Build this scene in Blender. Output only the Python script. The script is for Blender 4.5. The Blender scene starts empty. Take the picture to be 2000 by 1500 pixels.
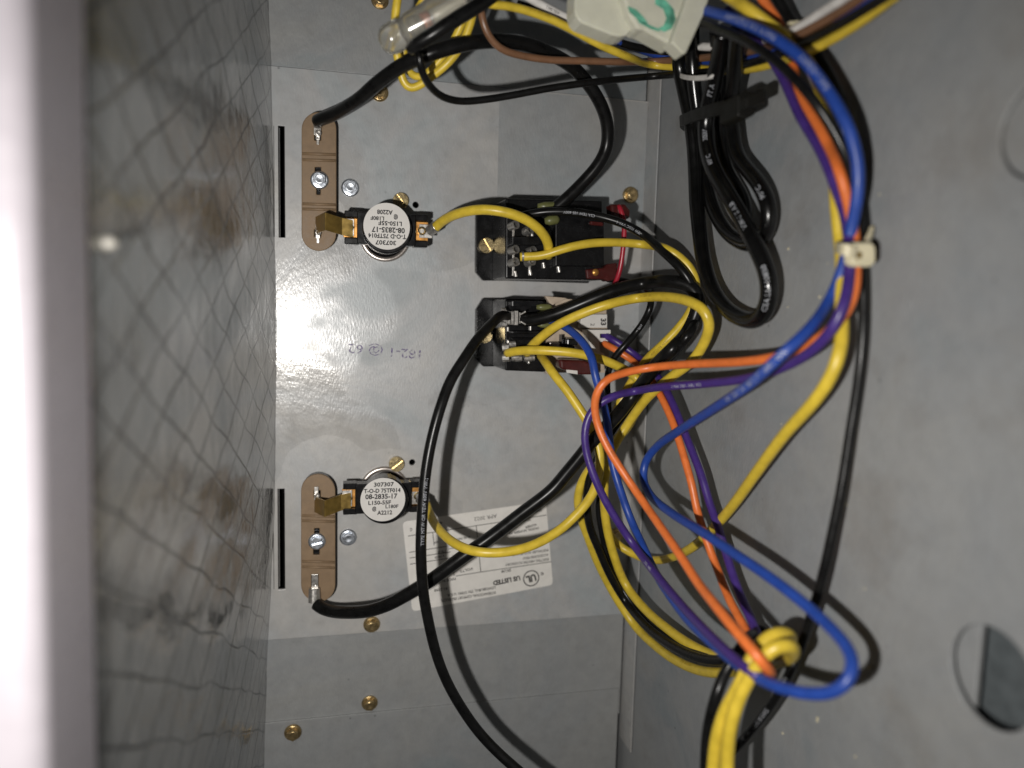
import bpy, bmesh, math, random
from mathutils import Vector, Matrix
random.seed(7)
S = bpy.context.scene
COL = S.collection
MM = 0.001
# ------------------------------------------------------------------ camera, world, light, exposure
F_PX = 1450.0                      # focal length in photo pixels (photo 2000 x 1500)
D = 0.240                          # distance of the lens from the back panel (m)
Zc = Vector((340, -160, 1450)).normalized()          # world axes seen in camera axes (right, up, back)
Xc = Vector((6200, -10, -1450)); Xc = (Xc - Zc * Xc.dot(Zc)).normalized()
Yc = Zc.cross(Xc)
RGT = Vector((Xc.x, Yc.x, Zc.x)); UPV = Vector((Xc.y, Yc.y, Zc.y)); BCK = Vector((Xc.z, Yc.z, Zc.z))
CAM = Vector((0, 0, D))
cam_d = bpy.data.cameras.new('camera'); cam = bpy.data.objects.new('camera', cam_d); COL.objects.link(cam)
cam.matrix_world = Matrix(((RGT.x, UPV.x, BCK.x, CAM.x), (RGT.y, UPV.y, BCK.y, CAM.y), (RGT.z, UPV.z, BCK.z, CAM.z), (0, 0, 0, 1)))
cam_d.sensor_width = 36; cam_d.lens = 36 * F_PX / 2000
cam_d.clip_start = 0.005; cam_d.clip_end = 20
cam_d.dof.use_dof = True; cam_d.dof.focus_distance = 0.214; cam_d.dof.aperture_fstop = 8.0
S.camera = cam
W = bpy.data.worlds.new('World'); S.world = W; W.use_nodes = True
W.node_tree.nodes['Background'].inputs[0].default_value = (0.93, 0.95, 1.0, 1)
W.node_tree.nodes['Background'].inputs[1].default_value = 0.014
fl = bpy.data.lights.new('phone_flash', 'SPOT'); fl.energy = 1.66; fl.spot_size = math.radians(138); fl.spot_blend = 1.0; fl.shadow_soft_size = 0.0025; fl.color = (1.0, 0.968, 0.925)
flo = bpy.data.objects.new('phone_flash', fl); COL.objects.link(flo)
flo.matrix_world = Matrix.Translation((-0.0275, -0.0175, 0.233)) @ cam.matrix_world.to_3x3().to_4x4()
S.view_settings.view_transform = 'Standard'; S.view_settings.look = 'None'; S.view_settings.exposure = 0.0; S.view_settings.gamma = 1.0
S.cycles.max_bounces = 8

# ------------------------------------------------------------------ helpers
def ray(px, py):
    return RGT * ((px - 1000) / F_PX) + UPV * ((750 - py) / F_PX) - BCK
def P(px, py, z=0.0):
    """point of the photo's line of sight at height z (mm) over the back panel"""
    d = ray(px, py); return CAM + d * ((z * MM - D) / d.z)
def proj(v):
    q = v - CAM; w = -q.dot(BCK); return (1000 + F_PX * q.dot(RGT) / w, 750 - F_PX * q.dot(UPV) / w)
XF = 0.5 * (P(1264, 260).x + P(1219, 1250).x)        # inner face of the panel's flange
XW = XF + 0.0007                                      # side wall plane
def PW(px, py):
    d = ray(px, py); return CAM + d * (XW / d.x)
def surf(px, py):
    d = ray(px, py)
    if d.x <= 0: return 0.0
    z = (CAM + d * (XW / d.x)).z / MM
    return max(0.0, z)
def PS(px, py, c):
    return P(px, py, surf(px, py) + c)
def pxmm(z): return F_PX / ((D - z * MM) * 1000) * 1.0   # photo pixels per mm at height z

WLOC = {}
def obj(name, bm, mat, parent=None, smooth=False, bevel=0, seg=2, label=None):
    if isinstance(bm, bmesh.types.BMesh):
        me = bpy.data.meshes.new(name); bm.to_mesh(me); bm.free()
    else: me = bm
    vs = [v.co for v in me.vertices]
    mn = Vector((min(v.x for v in vs), min(v.y for v in vs), min(v.z for v in vs)))
    mx = Vector((max(v.x for v in vs), max(v.y for v in vs), max(v.z for v in vs)))
    c = Vector(((mn.x + mx.x) / 2, (mn.y + mx.y) / 2, mn.z))
    me.transform(Matrix.Translation(-c))
    if not me.materials: me.materials.append(mat)
    if smooth:
        me.polygons.foreach_set('use_smooth', [True] * len(me.polygons))
    o = bpy.data.objects.new(name, me); COL.objects.link(o)
    WLOC[o.name] = c
    if parent:
        o.parent = parent; o.location = c - WLOC[parent.name]
    else: o.location = c
    if bevel:
        b = o.modifiers.new('edge', 'BEVEL'); b.width = bevel * MM; b.segments = seg; b.limit_method = 'ANGLE'; b.angle_limit = math.radians(35)
    if label: o['label'] = label
    return o
def thing(name, loc, label, cat, group=None):
    o = bpy.data.objects.new(name, None); COL.objects.link(o); o.location = loc; WLOC[o.name] = Vector(loc)
    o.empty_display_size = 0.003
    return tag(o, label, cat, group)
def tag(o, label, cat, group=None):
    o['label'] = label; o['category'] = cat
    if group: o['group'] = group
    return o
def struct(o): o['kind'] = 'structure'; return o

def box(bm, c, s, rot=None):
    m = Matrix.Translation(c) @ (rot.to_4x4() if rot else Matrix.Identity(4)) @ Matrix.Diagonal((s[0], s[1], s[2], 1))
    return bmesh.ops.create_cube(bm, size=1, matrix=m)['verts']
def axis_rot(d, up=Vector((0, 1, 0))):
    z = d.normalized(); x = up.cross(z)
    if x.length < 1e-5: x = Vector((1, 0, 0)).cross(z)
    x.normalize(); y = z.cross(x)
    return Matrix((x, y, z)).transposed()
def cyl(bm, a, b, r, r2=None, seg=20):
    d = b - a; m = Matrix.Translation((a + b) / 2) @ axis_rot(d).to_4x4()
    return bmesh.ops.create_cone(bm, cap_ends=True, segments=seg, radius1=r, radius2=r if r2 is None else r2, depth=d.length, matrix=m)['verts']
def lathe(bm, base, axis, prof, seg=28):
    """prof: list of (t, r) along the axis"""
    R = axis_rot(axis); rings = []
    for t, r in prof:
        if r < 1e-7: rings.append([bm.verts.new(base + R @ Vector((0, 0, t)))])
        else: rings.append([bm.verts.new(base + R @ Vector((r * math.cos(2 * math.pi * i / seg), r * math.sin(2 * math.pi * i / seg), t))) for i in range(seg)])
    for A, B in zip(rings, rings[1:]):
        for i in range(seg):
            j = (i + 1) % seg
            if len(A) == 1 and len(B) == 1: continue
            if len(A) == 1: bm.faces.new((A[0], B[i], B[j]))
            elif len(B) == 1: bm.faces.new((A[i], A[j], B[0]))
            else: bm.faces.new((A[i], A[j], B[j], B[i]))
    bmesh.ops.recalc_face_normals(bm, faces=bm.faces)
def prism(bm, loops, z0, z1, M=None):
    """loops[0] outline, others holes (2-D points in metres), from z0 to z1 (m)"""
    edges = []; nv = []
    for lp in loops:
        vs = [bm.verts.new((p[0], p[1], z1)) for p in lp]; nv += vs
        for i in range(len(vs)): edges.append(bm.edges.new((vs[i], vs[(i + 1) % len(vs)])))
    r = bmesh.ops.triangle_fill(bm, use_beauty=True, use_dissolve=False, edges=edges)
    fs = [g for g in r['geom'] if isinstance(g, bmesh.types.BMFace)]
    e = bmesh.ops.extrude_face_region(bm, geom=fs, use_keep_orig=True)
    ev = [g for g in e['geom'] if isinstance(g, bmesh.types.BMVert)]
    for v in ev: v.co.z = z0
    bmesh.ops.recalc_face_normals(bm, faces=bm.faces)
    if M is not None: bmesh.ops.transform(bm, matrix=M, verts=list(set(nv + ev)))
def pxy(pts, z=0.0): return [(P(a, b, z).x, P(a, b, z).y) for a, b in pts]
def circ(cx, cy, r, n=24): return [(cx + r * math.cos(2 * math.pi * i / n), cy + r * math.sin(2 * math.pi * i / n)) for i in range(n)]
def rect(x0, y0, x1, y1): return [(x0, y0), (x1, y0), (x1, y1), (x0, y1)]
def rounded(x0, y0, x1, y1, r, n=6):
    out = []
    for cx, cy, a in ((x1 - r, y1 - r, 0), (x0 + r, y1 - r, 90), (x0 + r, y0 + r, 180), (x1 - r, y0 + r, 270)):
        out += [(cx + r * math.cos(math.radians(a + 90 * i / n)), cy + r * math.sin(math.radians(a + 90 * i / n))) for i in range(n + 1)]
    return out

def text_data(s, size, bold=0.0):
    cu = bpy.data.curves.new('t', 'FONT'); cu.body = s; cu.size = size; cu.resolution_u = 2; cu.offset = bold * size
    cu.align_x = 'CENTER'; cu.align_y = 'CENTER'
    o = bpy.data.objects.new('t', cu); COL.objects.link(o)
    dg = bpy.context.evaluated_depsgraph_get(); dg.update()
    me = bpy.data.meshes.new_from_object(o.evaluated_get(dg))
    bpy.data.objects.remove(o); bpy.data.curves.remove(cu)
    return me
def put_text(bm, s, size, at, xdir, nrm, bold=0.02, squeeze=1.0, wpx=None):
    """flat lettering (real thin ink layer) centred at a world point"""
    me = text_data(s, size, bold)
    x = xdir.normalized(); n = nrm.normalized(); y = n.cross(x)
    if wpx:
        w = max(v.co.x for v in me.vertices) - min(v.co.x for v in me.vertices); squeeze = wpx / w
    M = Matrix(((x.x * squeeze, y.x, n.x, at.x), (x.y * squeeze, y.y, n.y, at.y), (x.z * squeeze, y.z, n.z, at.z), (0, 0, 0, 1)))
    me.transform(M); bm.from_mesh(me); bpy.data.meshes.remove(me)

# ------------------------------------------------------------------ materials
def new_mat(name):
    m = bpy.data.materials.new(name); m.use_nodes = True; nt = m.node_tree
    return m, nt, nt.nodes['Principled BSDF']
def N(nt, t, **kw):
    n = nt.nodes.new(t)
    for k, v in kw.items():
        if k in n.inputs: n.inputs[k].default_value = v
        else: setattr(n, k, v)
    return n
def ramp(nt, src, stops):
    r = nt.nodes.new('ShaderNodeValToRGB'); nt.links.new(src, r.inputs[0])
    el = r.color_ramp.elements
    while len(el) < len(stops): el.new(0.5)
    for e, (p, c) in zip(el, stops):
        e.position = p; e.color = c if len(c) == 4 else (*c, 1)
    return r
def g3(v): return (v, v, v)
def coords(nt):
    geo = nt.nodes.new('ShaderNodeNewGeometry'); return geo.outputs['Position']
def plain(name, col, rough=0.45, metal=0.0, spec=0.5, var=0.12, scale=400, bump=0.0, bscale=1500, coat=0.0, trans=0.0, sss=0.0):
    m, nt, b = new_mat(name)
    pos = coords(nt)
    nz = N(nt, 'ShaderNodeTexNoise', Scale=scale, Detail=3.0); nt.links.new(pos, nz.inputs['Vector'])
    r = ramp(nt, nz.outputs[0], [(0.3, tuple(c * (1 - var) for c in col)), (0.7, tuple(min(1, c * (1 + var)) for c in col))])
    nt.links.new(r.outputs[0], b.inputs['Base Color'])
    rr = ramp(nt, nz.outputs[0], [(0.3, g3(max(0.02, rough * 0.85))), (0.7, g3(min(1, rough * 1.15)))])
    nt.links.new(rr.outputs[0], b.inputs['Roughness'])
    b.inputs['Metallic'].default_value = metal; b.inputs['Specular IOR Level'].default_value = spec
    b.inputs['Coat Weight'].default_value = coat; b.inputs['Transmission Weight'].default_value = trans
    if sss:
        b.inputs['Subsurface Weight'].default_value = sss; b.inputs['Subsurface Radius'].default_value = (0.002, 0.002, 0.0015)
    if bump:
        n2 = N(nt, 'ShaderNodeTexNoise', Scale=bscale, Detail=2.0); nt.links.new(pos, n2.inputs['Vector'])
        bp = N(nt, 'ShaderNodeBump', Strength=bump, Distance=0.0003); nt.links.new(n2.outputs[0], bp.inputs['Height']); nt.links.new(bp.outputs[0], b.inputs['Normal'])
    return m

def galvanised(name, col, metal, rough, seed, dirt=0.25, warm=(1.0, 0.97, 0.93), patch=0.12, specks=True, grain=0.25, mott=1.0, stain=False, film=0.0, spec=0.5):
    
    m, nt, b = new_mat(name); L = nt.links.new
    pos = coords(nt)
    mp = N(nt, 'ShaderNodeMapping'); mp.inputs['Location'].default_value = (seed, seed * 0.7, seed * 0.3); L(pos, mp.inputs[0])
    big = N(nt, 'ShaderNodeTexNoise', Scale=22.0, Detail=5.0, Roughness=0.6, Distortion=0.8); L(mp.outputs[0], big.inputs['Vector'])
    spg = N(nt, 'ShaderNodeTexNoise', Scale=260.0, Detail=4.0, Roughness=0.65); L(mp.outputs[0], spg.inputs['Vector'])
    fine = N(nt, 'ShaderNodeTexNoise', Scale=1500.0, Detail=2.0); L(mp.outputs[0], fine.inputs['Vector'])
    c0 = tuple(c * (1 - dirt) * w for c, w in zip(col, (0.95, 1.0, 1.02))); c1 = tuple(c * w for c, w in zip(col, warm))
    rb = ramp(nt, big.outputs[0], [(0.36, c0), (0.46, tuple(c * 0.93 for c in col)), (0.62, c1)])
    rs = ramp(nt, spg.outputs[0], [(0.25, g3(1 - 0.2 * mott)), (0.5, g3(1 - 0.03 * mott)), (0.75, g3(1 + 0.12 * mott))])
    mul = N(nt, 'ShaderNodeMix', data_type='RGBA', blend_type='MULTIPLY'); mul.inputs[0].default_value = 1.0
    L(rb.outputs[0], mul.inputs[6]); L(rs.outputs[0], mul.inputs[7])
    out = mul.outputs[2]
    if stain:
        sn = N(nt, 'ShaderNodeTexNoise', Scale=38.0, Detail=6.0, Roughness=0.65); L(mp.outputs[0], sn.inputs['Vector'])
        sr = ramp(nt, sn.outputs[0], [(0.54, g3(1)), (0.70, (0.87, 0.84, 0.81))])
        m2 = N(nt, 'ShaderNodeMix', data_type='RGBA', blend_type='MULTIPLY'); m2.inputs[0].default_value = 1.0
        L(out, m2.inputs[6]); L(sr.outputs[0], m2.inputs[7]); out = m2.outputs[2]
    if specks:
        vor = N(nt, 'ShaderNodeTexVoronoi', Scale=160.0); L(mp.outputs[0], vor.inputs['Vector'])
        sp = ramp(nt, vor.outputs['Distance'], [(0.0, g3(1)), (0.05, g3(1)), (0.075, g3(0))])
        sel = N(nt, 'ShaderNodeTexNoise', Scale=45.0, Detail=2.0); L(mp.outputs[0], sel.inputs['Vector'])
        s2 = ramp(nt, sel.outputs[0], [(0.52, g3(0)), (0.62, g3(0.55))])
        ml = N(nt, 'ShaderNodeMath', operation='MULTIPLY'); L(sp.outputs[0], ml.inputs[0]); L(s2.outputs[0], ml.inputs[1])
        mx = N(nt, 'ShaderNodeMix', data_type='RGBA'); L(ml.outputs[0], mx.inputs[0]); L(out, mx.inputs[6]); mx.inputs[7].default_value = (0.10, 0.10, 0.10, 1)
        out = mx.outputs[2]
    L(out, b.inputs['Base Color'])
    b.inputs['Metallic'].default_value = metal
    rr = ramp(nt, big.outputs[0], [(0.38, g3(rough + patch)), (0.47, g3(rough)), (0.64, g3(rough - patch * 0.5))])
    ra = N(nt, 'ShaderNodeMath', operation='MULTIPLY_ADD'); L(spg.outputs[0], ra.inputs[0]); ra.inputs[1].default_value = 0.12; L(rr.outputs[0], ra.inputs[2])
    rough_out = ra.outputs[0]
    if film:                                   # dull smears left by handling, with an edge of their own
        fnz = N(nt, 'ShaderNodeTexNoise', Scale=24.0, Detail=2.5, Roughness=0.45, Distortion=0.5)
        fm = N(nt, 'ShaderNodeMapping'); fm.inputs['Location'].default_value = (seed + 4.4, seed, 0); L(pos, fm.inputs[0]); L(fm.outputs[0], fnz.inputs['Vector'])
        fr_ = ramp(nt, fnz.outputs[0], [(0.485, g3(0)), (0.505, g3(film))])
        ad = N(nt, 'ShaderNodeMath', operation='ADD'); L(rough_out, ad.inputs[0]); L(fr_.outputs[0], ad.inputs[1]); rough_out = ad.outputs[0]
    L(rough_out, b.inputs['Roughness']); b.inputs['Specular IOR Level'].default_value = 0.4
    st = N(nt, 'ShaderNodeMapping'); st.inputs['Scale'].default_value = (1.0, 0.35, 1.0); st.inputs['Rotation'].default_value = (0, 0, 0.9); L(mp.outputs[0], st.inputs[0])
    br = N(nt, 'ShaderNodeTexNoise', Scale=1900.0, Detail=3.0); L(st.outputs[0], br.inputs['Vector'])
    bp = N(nt, 'ShaderNodeBump', Strength=grain, Distance=0.0004); L(br.outputs[0], bp.inputs['Height'])
    bp2 = N(nt, 'ShaderNodeBump', Strength=0.25, Distance=0.0012); L(big.outputs[0], bp2.inputs['Height']); L(bp.outputs[0], bp2.inputs['Normal'])
    L(bp2.outputs[0], b.inputs['Normal'])
    return m

M_PANEL = galvanised('galvanised_panel', (0.405, 0.41, 0.412), 0.05, 0.20, 3.1, dirt=0.11, patch=0.15, grain=0.15, film=0.16, mott=0.55, warm=(1.04, 1.0, 0.95))
M_LOWER = galvanised('galvanised_lower', (0.315, 0.324, 0.328), 0.22, 0.46, 1.7, dirt=0.14, mott=0.5, warm=(1.02, 1.0, 0.97))
M_SIDE = galvanised('grey_side_sheet', (0.305, 0.316, 0.325), 0.20, 0.52, 9.3, dirt=0.15, patch=0.08, grain=0.3, mott=0.4, stain=True, warm=(1.02, 1.0, 0.97))
M_YELLOW = plain('yellow_insulation', (0.60, 0.435, 0.04), 0.38, bump=0.06)
M_BLUE = plain('blue_insulation', (0.014, 0.05, 0.27), 0.42, bump=0.06)
M_ORANGE = plain('orange_insulation', (0.66, 0.155, 0.033), 0.40, bump=0.06)
M_PURPLE = plain('purple_insulation', (0.046, 0.021, 0.155), 0.38, bump=0.06)
M_BROWN = plain('brown_insulation', (0.17, 0.085, 0.045), 0.35, bump=0.06)
M_WHITEW = plain('white_insulation', (0.62, 0.60, 0.57), 0.4)
M_RED = plain('red_insulation', (0.33, 0.015, 0.03), 0.3)
M_BLACKW = plain('black_insulation', (0.006, 0.006, 0.006), 0.30, spec=0.25, var=0.3)
M_CORD = plain('black_cord_jacket', (0.0035, 0.0035, 0.0035), 0.22, spec=0.4, var=0.3)
M_BLACKP = plain('black_phenolic', (0.006, 0.006, 0.0065), 0.26, spec=0.3, var=0.3, bump=0.05, bscale=900)
M_BLACKM = plain('black_nylon', (0.007, 0.007, 0.006), 0.5, spec=0.2)
M_HOLE = plain('dark_cavity', (0.004, 0.004, 0.004), 0.9, spec=0.05)
M_TAN = plain('tan_phenolic_board', (0.215, 0.145, 0.085), 0.52, spec=0.35, var=0.10, bump=0.08)
M_ZINC = plain('zinc_plating', (0.62, 0.66, 0.72), 0.3, metal=0.9, var=0.1, scale=900, bump=0.07)
M_TIN = plain('tinned_steel', (0.52, 0.50, 0.47), 0.34, metal=0.85, var=0.2, scale=1200)
M_BRASS = plain('brass', (0.50, 0.395, 0.21), 0.28, metal=0.9, var=0.15, scale=900, bump=0.12)
M_BRONZE = plain('dull_brass', (0.30, 0.20, 0.055), 0.36, metal=0.7, var=0.25, scale=500)
M_COPPER = plain('copper_tab', (0.55, 0.27, 0.07), 0.35, metal=0.7, var=0.2, scale=700)
M_GOLDZ = plain('yellow_zinc_plating', (0.46, 0.34, 0.17), 0.32, metal=0.85, var=0.25, scale=700, bump=0.2)
M_DARKST = plain('dark_steel', (0.16, 0.14, 0.13), 0.28, metal=0.9)
M_RIM = plain('pressed_steel_rim', (0.52, 0.47, 0.43), 0.3, metal=0.8)
M_PAPER = plain('white_label_paper', (0.60, 0.58, 0.55), 0.55, var=0.03)
M_STICK = plain('rating_label_paper', (0.70, 0.675, 0.635), 0.5, var=0.04)
M_INK = plain('black_ink', (0.015, 0.015, 0.017), 0.6, spec=0.2)
M_GREYINK = plain('grey_ink', (0.045, 0.042, 0.04), 0.6, spec=0.2)
M_WPRINT = plain('white_print', (0.36, 0.37, 0.40), 0.55, var=0.4, scale=2500)
M_DPRINT = plain('faint_dark_print', (0.30, 0.19, 0.02), 0.5, var=0.4, scale=2500)
M_OPRINT = plain('faint_brown_print', (0.36, 0.10, 0.03), 0.5, var=0.4, scale=2500)
M_NYLON = plain('natural_nylon', (0.66, 0.60, 0.42), 0.36, var=0.05, sss=0.5)
M_MOLEX = plain('cream_connector_plastic', (0.62, 0.615, 0.51), 0.33, var=0.05, sss=0.6, trans=0.12)
M_GREEN = plain('green_marker', (0.10, 0.33, 0.23), 0.45, var=0.6, scale=420)
M_CREAM = plain('cream_board', (0.42, 0.34, 0.26), 0.5, var=0.12)
M_OLIVE = plain('olive_sleeve', (0.115, 0.12, 0.042), 0.4)
M_DRED = plain('dark_red_vinyl', (0.055, 0.009, 0.008), 0.25, var=0.2)
M_WPAINT = plain('pale_paint', (0.215, 0.20, 0.216), 0.30, var=0.03)
M_SLATE = plain('dark_slate_sheet', (0.085, 0.097, 0.102), 0.55, var=0.15)
M_CLEAR = plain('translucent_nylon', (0.86, 0.84, 0.76), 0.16, var=0.04, trans=0.9)
# purple ink stamp, worn
m, nt, b = new_mat('worn_purple_ink'); M_STAMP = m
nz = N(nt, 'ShaderNodeTexNoise', Scale=900.0, Detail=3.0); nt.links.new(coords(nt), nz.inputs['Vector'])
rp = ramp(nt, nz.outputs[0], [(0.38, g3(0.0)), (0.56, g3(0.8))]); nt.links.new(rp.outputs[0], b.inputs['Alpha'])
b.inputs['Base Color'].default_value = (0.085, 0.045, 0.20, 1); b.inputs['Roughness'].default_value = 0.5
# foil face of the insulation, with its woven thread lattice under the foil
m, nt, b = new_mat('scrim_foil'); M_FOIL = m; L = nt.links.new
pos = coords(nt)
nd = N(nt, 'ShaderNodeTexNoise', Scale=45.0, Detail=3.0); L(pos, nd.inputs['Vector'])
sx = N(nt, 'ShaderNodeSeparateXYZ'); L(pos, sx.inputs[0])
def mth(op, a, bb=None, c=None):
    n = N(nt, 'ShaderNodeMath', operation=op)
    for i, v in enumerate((a, bb, c)):
        if v is None: continue
        if isinstance(v, (int, float)): n.inputs[i].default_value = v
        else: L(v, n.inputs[i])
    return n.outputs[0]
ds = mth('MULTIPLY_ADD', nd.outputs[0], 1.1, -0.55)
def lines(sg, shift, width):
    u = mth('MULTIPLY', sx.outputs[1], 1 / 0.0118); v = mth('MULTIPLY', sx.outputs[2], sg / 0.0205)
    s = mth('ADD', mth('ADD', u, v), mth('MULTIPLY_ADD', ds, 0.45 * sg, shift))
    f = mth('ABSOLUTE', mth('SUBTRACT', mth('FRACT', s), 0.5))
    return ramp(nt, f, [(0.0, g3(1)), (width, g3(0.85)), (width * 2.4, g3(0))]).outputs[0]
ln = mth('MAXIMUM', lines(1, 0.0, 0.016), lines(-1, 0.3, 0.016))
wf = N(nt, 'ShaderNodeMapping'); wf.inputs['Scale'].default_value = (1, 0.16, 1.0); L(pos, wf.inputs[0])
wn = N(nt, 'ShaderNodeTexNoise', Scale=520.0, Detail=4.0, Roughness=0.6); L(wf.outputs[0], wn.inputs['Vector'])
bign = N(nt, 'ShaderNodeTexNoise', Scale=30.0, Detail=4.0); L(pos, bign.inputs['Vector'])
keep = ramp(nt, bign.outputs[0], [(0.38, g3(0.6)), (0.56, g3(1))]).outputs[0]
lnk = mth('MULTIPLY', ln, keep)
cb = ramp(nt, wn.outputs[0], [(0.3, (0.34, 0.345, 0.345)), (0.7, (0.53, 0.53, 0.52))])
mx = N(nt, 'ShaderNodeMix', data_type='RGBA'); L(lnk, mx.inputs[0]); L(cb.outputs[0], mx.inputs[6]); mx.inputs[7].default_value = (0.03, 0.03, 0.03, 1)
blo = N(nt, 'ShaderNodeTexNoise', Scale=17.0, Detail=5.0, Distortion=0.6); L(wf.outputs[0], blo.inputs['Vector'])
bm2 = N(nt, 'ShaderNodeMix', data_type='RGBA', blend_type='MULTIPLY'); bm2.inputs[0].default_value = 1.0
L(mx.outputs[2], bm2.inputs[6]); L(ramp(nt, blo.outputs[0], [(0.34, (0.72, 0.75, 0.78)), (0.52, g3(1.0)), (0.68, g3(1.15))]).outputs[0], bm2.inputs[7])
L(bm2.outputs[2], b.inputs['Base Color']); b.inputs['Metallic'].default_value = 0.75
L(ramp(nt, bign.outputs[0], [(0.35, g3(0.13)), (0.65, g3(0.24))]).outputs[0], b.inputs['Roughness'])
hh = mth('MULTIPLY_ADD', wn.outputs[0], 0.8, mth('MULTIPLY', lnk, -0.5))
bp = N(nt, 'ShaderNodeBump', Strength=0.35, Distance=0.0005); L(hh, bp.inputs['Height'])
bp2 = N(nt, 'ShaderNodeBump', Strength=0.5, Distance=0.004); L(bign.outputs[0], bp2.inputs['Height']); L(bp.outputs[0], bp2.inputs['Normal'])
L(bp2.outputs[0], b.inputs['Normal'])

# ------------------------------------------------------------------ cabinet sheets (the setting)
YT = P(655, 140).y; YB = P(760, 1233).y; YB2 = P(760, 1388).y
XL = P(505, 700).x
def pxcirc(px, py, rpx, z=0.0, n=20):
    c = P(px, py, z); return circ(c.x, c.y, rpx / pxmm(z) * MM, n)
slots = [(543, 245, 557, 464), (542, 955, 557, 1151)]
holes = []
for a, b_, c_, d_ in slots:
    p, q = P(a, b_), P(c_, d_); holes.append(rect(p.x, q.y, q.x, p.y)[::-1])
holes += [pxcirc(812, 400, 6)[::-1], pxcirc(805, 903, 6)[::-1]]
bm = bmesh.new(); prism(bm, [rect(XL, YB, XF + 0.0001, YT)] + holes, -0.0012, 0.0)
box(bm, Vector((XF + 0.0002, (YT + YB2) / 2 - 0.004, 0.0042)), (0.0004, (YT - YB2) + 0.03, 0.0108))   # bent-up flange
panel = struct(obj('back_panel', bm, M_PANEL, bevel=0.15)); panel['label'] = 'galvanised steel heater plate carrying relays and thermostats'
bm = bmesh.new(); prism(bm, [rect(XL, YT + 0.00015, XF - 0.0006, 0.23)], -0.0022, -0.0003)
struct(obj('upper_sheet', bm, M_LOWER, bevel=0.1))
bm = bmesh.new(); prism(bm, [rect(XL, YB2 - 0.01, XF - 0.0006, YB - 0.0002)], -0.0030, -0.0005)
struct(obj('middle_sheet', bm, M_LOWER, bevel=0.1))
xb = P(1206, 1400).x
bm = bmesh.new(); prism(bm, [rect(XL, -0.24, xb, YB2)], -0.0006, 0.0003)
struct(obj('lower_sheet', bm, M_LOWER, bevel=0.1))
M_OVER = galvanised('galvanised_overlap', (0.335, 0.345, 0.35), 0.10, 0.30, 6.2, dirt=0.10, mott=0.5)
a_, b2_ = P(973, 300), P(1100, 472)
bm = bmesh.new(); prism(bm, [rect(a_.x, b2_.y, XF - 0.0003, YT - 0.0006)], 0.00002, 0.00028)
struct(obj('overlap_sheet', bm, M_OVER))
bm = bmesh.new(); box(bm, Vector(((XL + XW) / 2, 0, -0.011)), (XW - XL + 0.03, 0.5, 0.001))
struct(obj('dark_backing', bm, M_HOLE))  # black sheet stands in for the darkness behind slots and holes
for (a, b_, c_, d_) in slots:                            # pressed-in louver tongues beside the slots
    p, q = P(a - 9, b_ + 1), P(a + 4, d_ - 1); bm = bmesh.new()
    v = [bm.verts.new(x) for x in ((p.x, p.y, 0.0003), (q.x, p.y, -0.0022), (q.x, q.y, -0.0022), (p.x, q.y, 0.0003))]
    bm.faces.new(v); bmesh.ops.solidify(bm, geom=bm.faces[:], thickness=0.0003)
    obj('louver_tongue', bm, M_PANEL, panel)
bm = bmesh.new()
dirx = P(690, 680) - P(822, 692)
put_text(bm, '182-1 @ 62', 0.0042, P(754, 686, 0.06), dirx, Vector((0, 0, 1)), bold=0.0, wpx=138 / pxmm(0) * MM)
obj('stamped_number', bm, M_STAMP, panel)

# side wall with a round opening and a knock-out
def circle3(a, b_, c_):
    (ax, ay), (bx, by), (cx, cy) = a, b_, c_
    d = 2 * (ax * (by - cy) + bx * (cy - ay) + cx * (ay - by))
    ux = ((ax * ax + ay * ay) * (by - cy) + (bx * bx + by * by) * (cy - ay) + (cx * cx + cy * cy) * (ay - by)) / d
    uy = ((ax * ax + ay * ay) * (cx - bx) + (bx * bx + by * by) * (ax - cx) + (cx * cx + cy * cy) * (bx - ax)) / d
    return ux, uy, math.hypot(ax - ux, ay - uy)
def wyz(px, py): v = PW(px, py); return (v.y, v.z)
HY, HZ, HR = circle3(wyz(1855, 1290), wyz(1915, 1219), wyz(1975, 1430))
KY, KZ, KR = circle3(wyz(1951, 275), wyz(1999, 173), wyz(1996, 349))
MWALL = Matrix(((0, 0, 1, 0), (1, 0, 0, 0), (0, 1, 0, 0), (0, 0, 0, 1)))    # (u,v,w) -> (w,u,v)
bm = bmesh.new()
prism(bm, [rect(-0.25, -0.011, 0.25, 0.205), circ(HY, HZ, HR, 48)[::-1], circ(KY, KZ, KR, 48)[::-1]], XW, XW + 0.0011, MWALL)
side = struct(obj('side_wall', bm, M_SIDE, bevel=0.2)); side['label'] = 'grey sheet metal side wall with round openings'
bm = bmesh.new(); prism(bm, [circ(KY, KZ, KR * 0.955, 48)], XW + 0.0006, XW + 0.0016, MWALL)
obj('knockout_disc', bm, M_SIDE, side, bevel=0.15)
d_ = ray(1908, 1320); hz_edge = (CAM + d_ * ((XW + 0.0025) / d_.x)).z
bm = bmesh.new(); box(bm, Vector((XW + 0.0030, HY, hz_edge / 2)), (0.001, 0.10, hz_edge))
struct(obj('inner_flange', bm, M_SIDE, bevel=0.2))
bm = bmesh.new(); box(bm, Vector((XW + 0.0068, 0, 0.10)), (0.001, 0.5, 0.25))
struct(obj('outer_casing', bm, M_SLATE))

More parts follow.
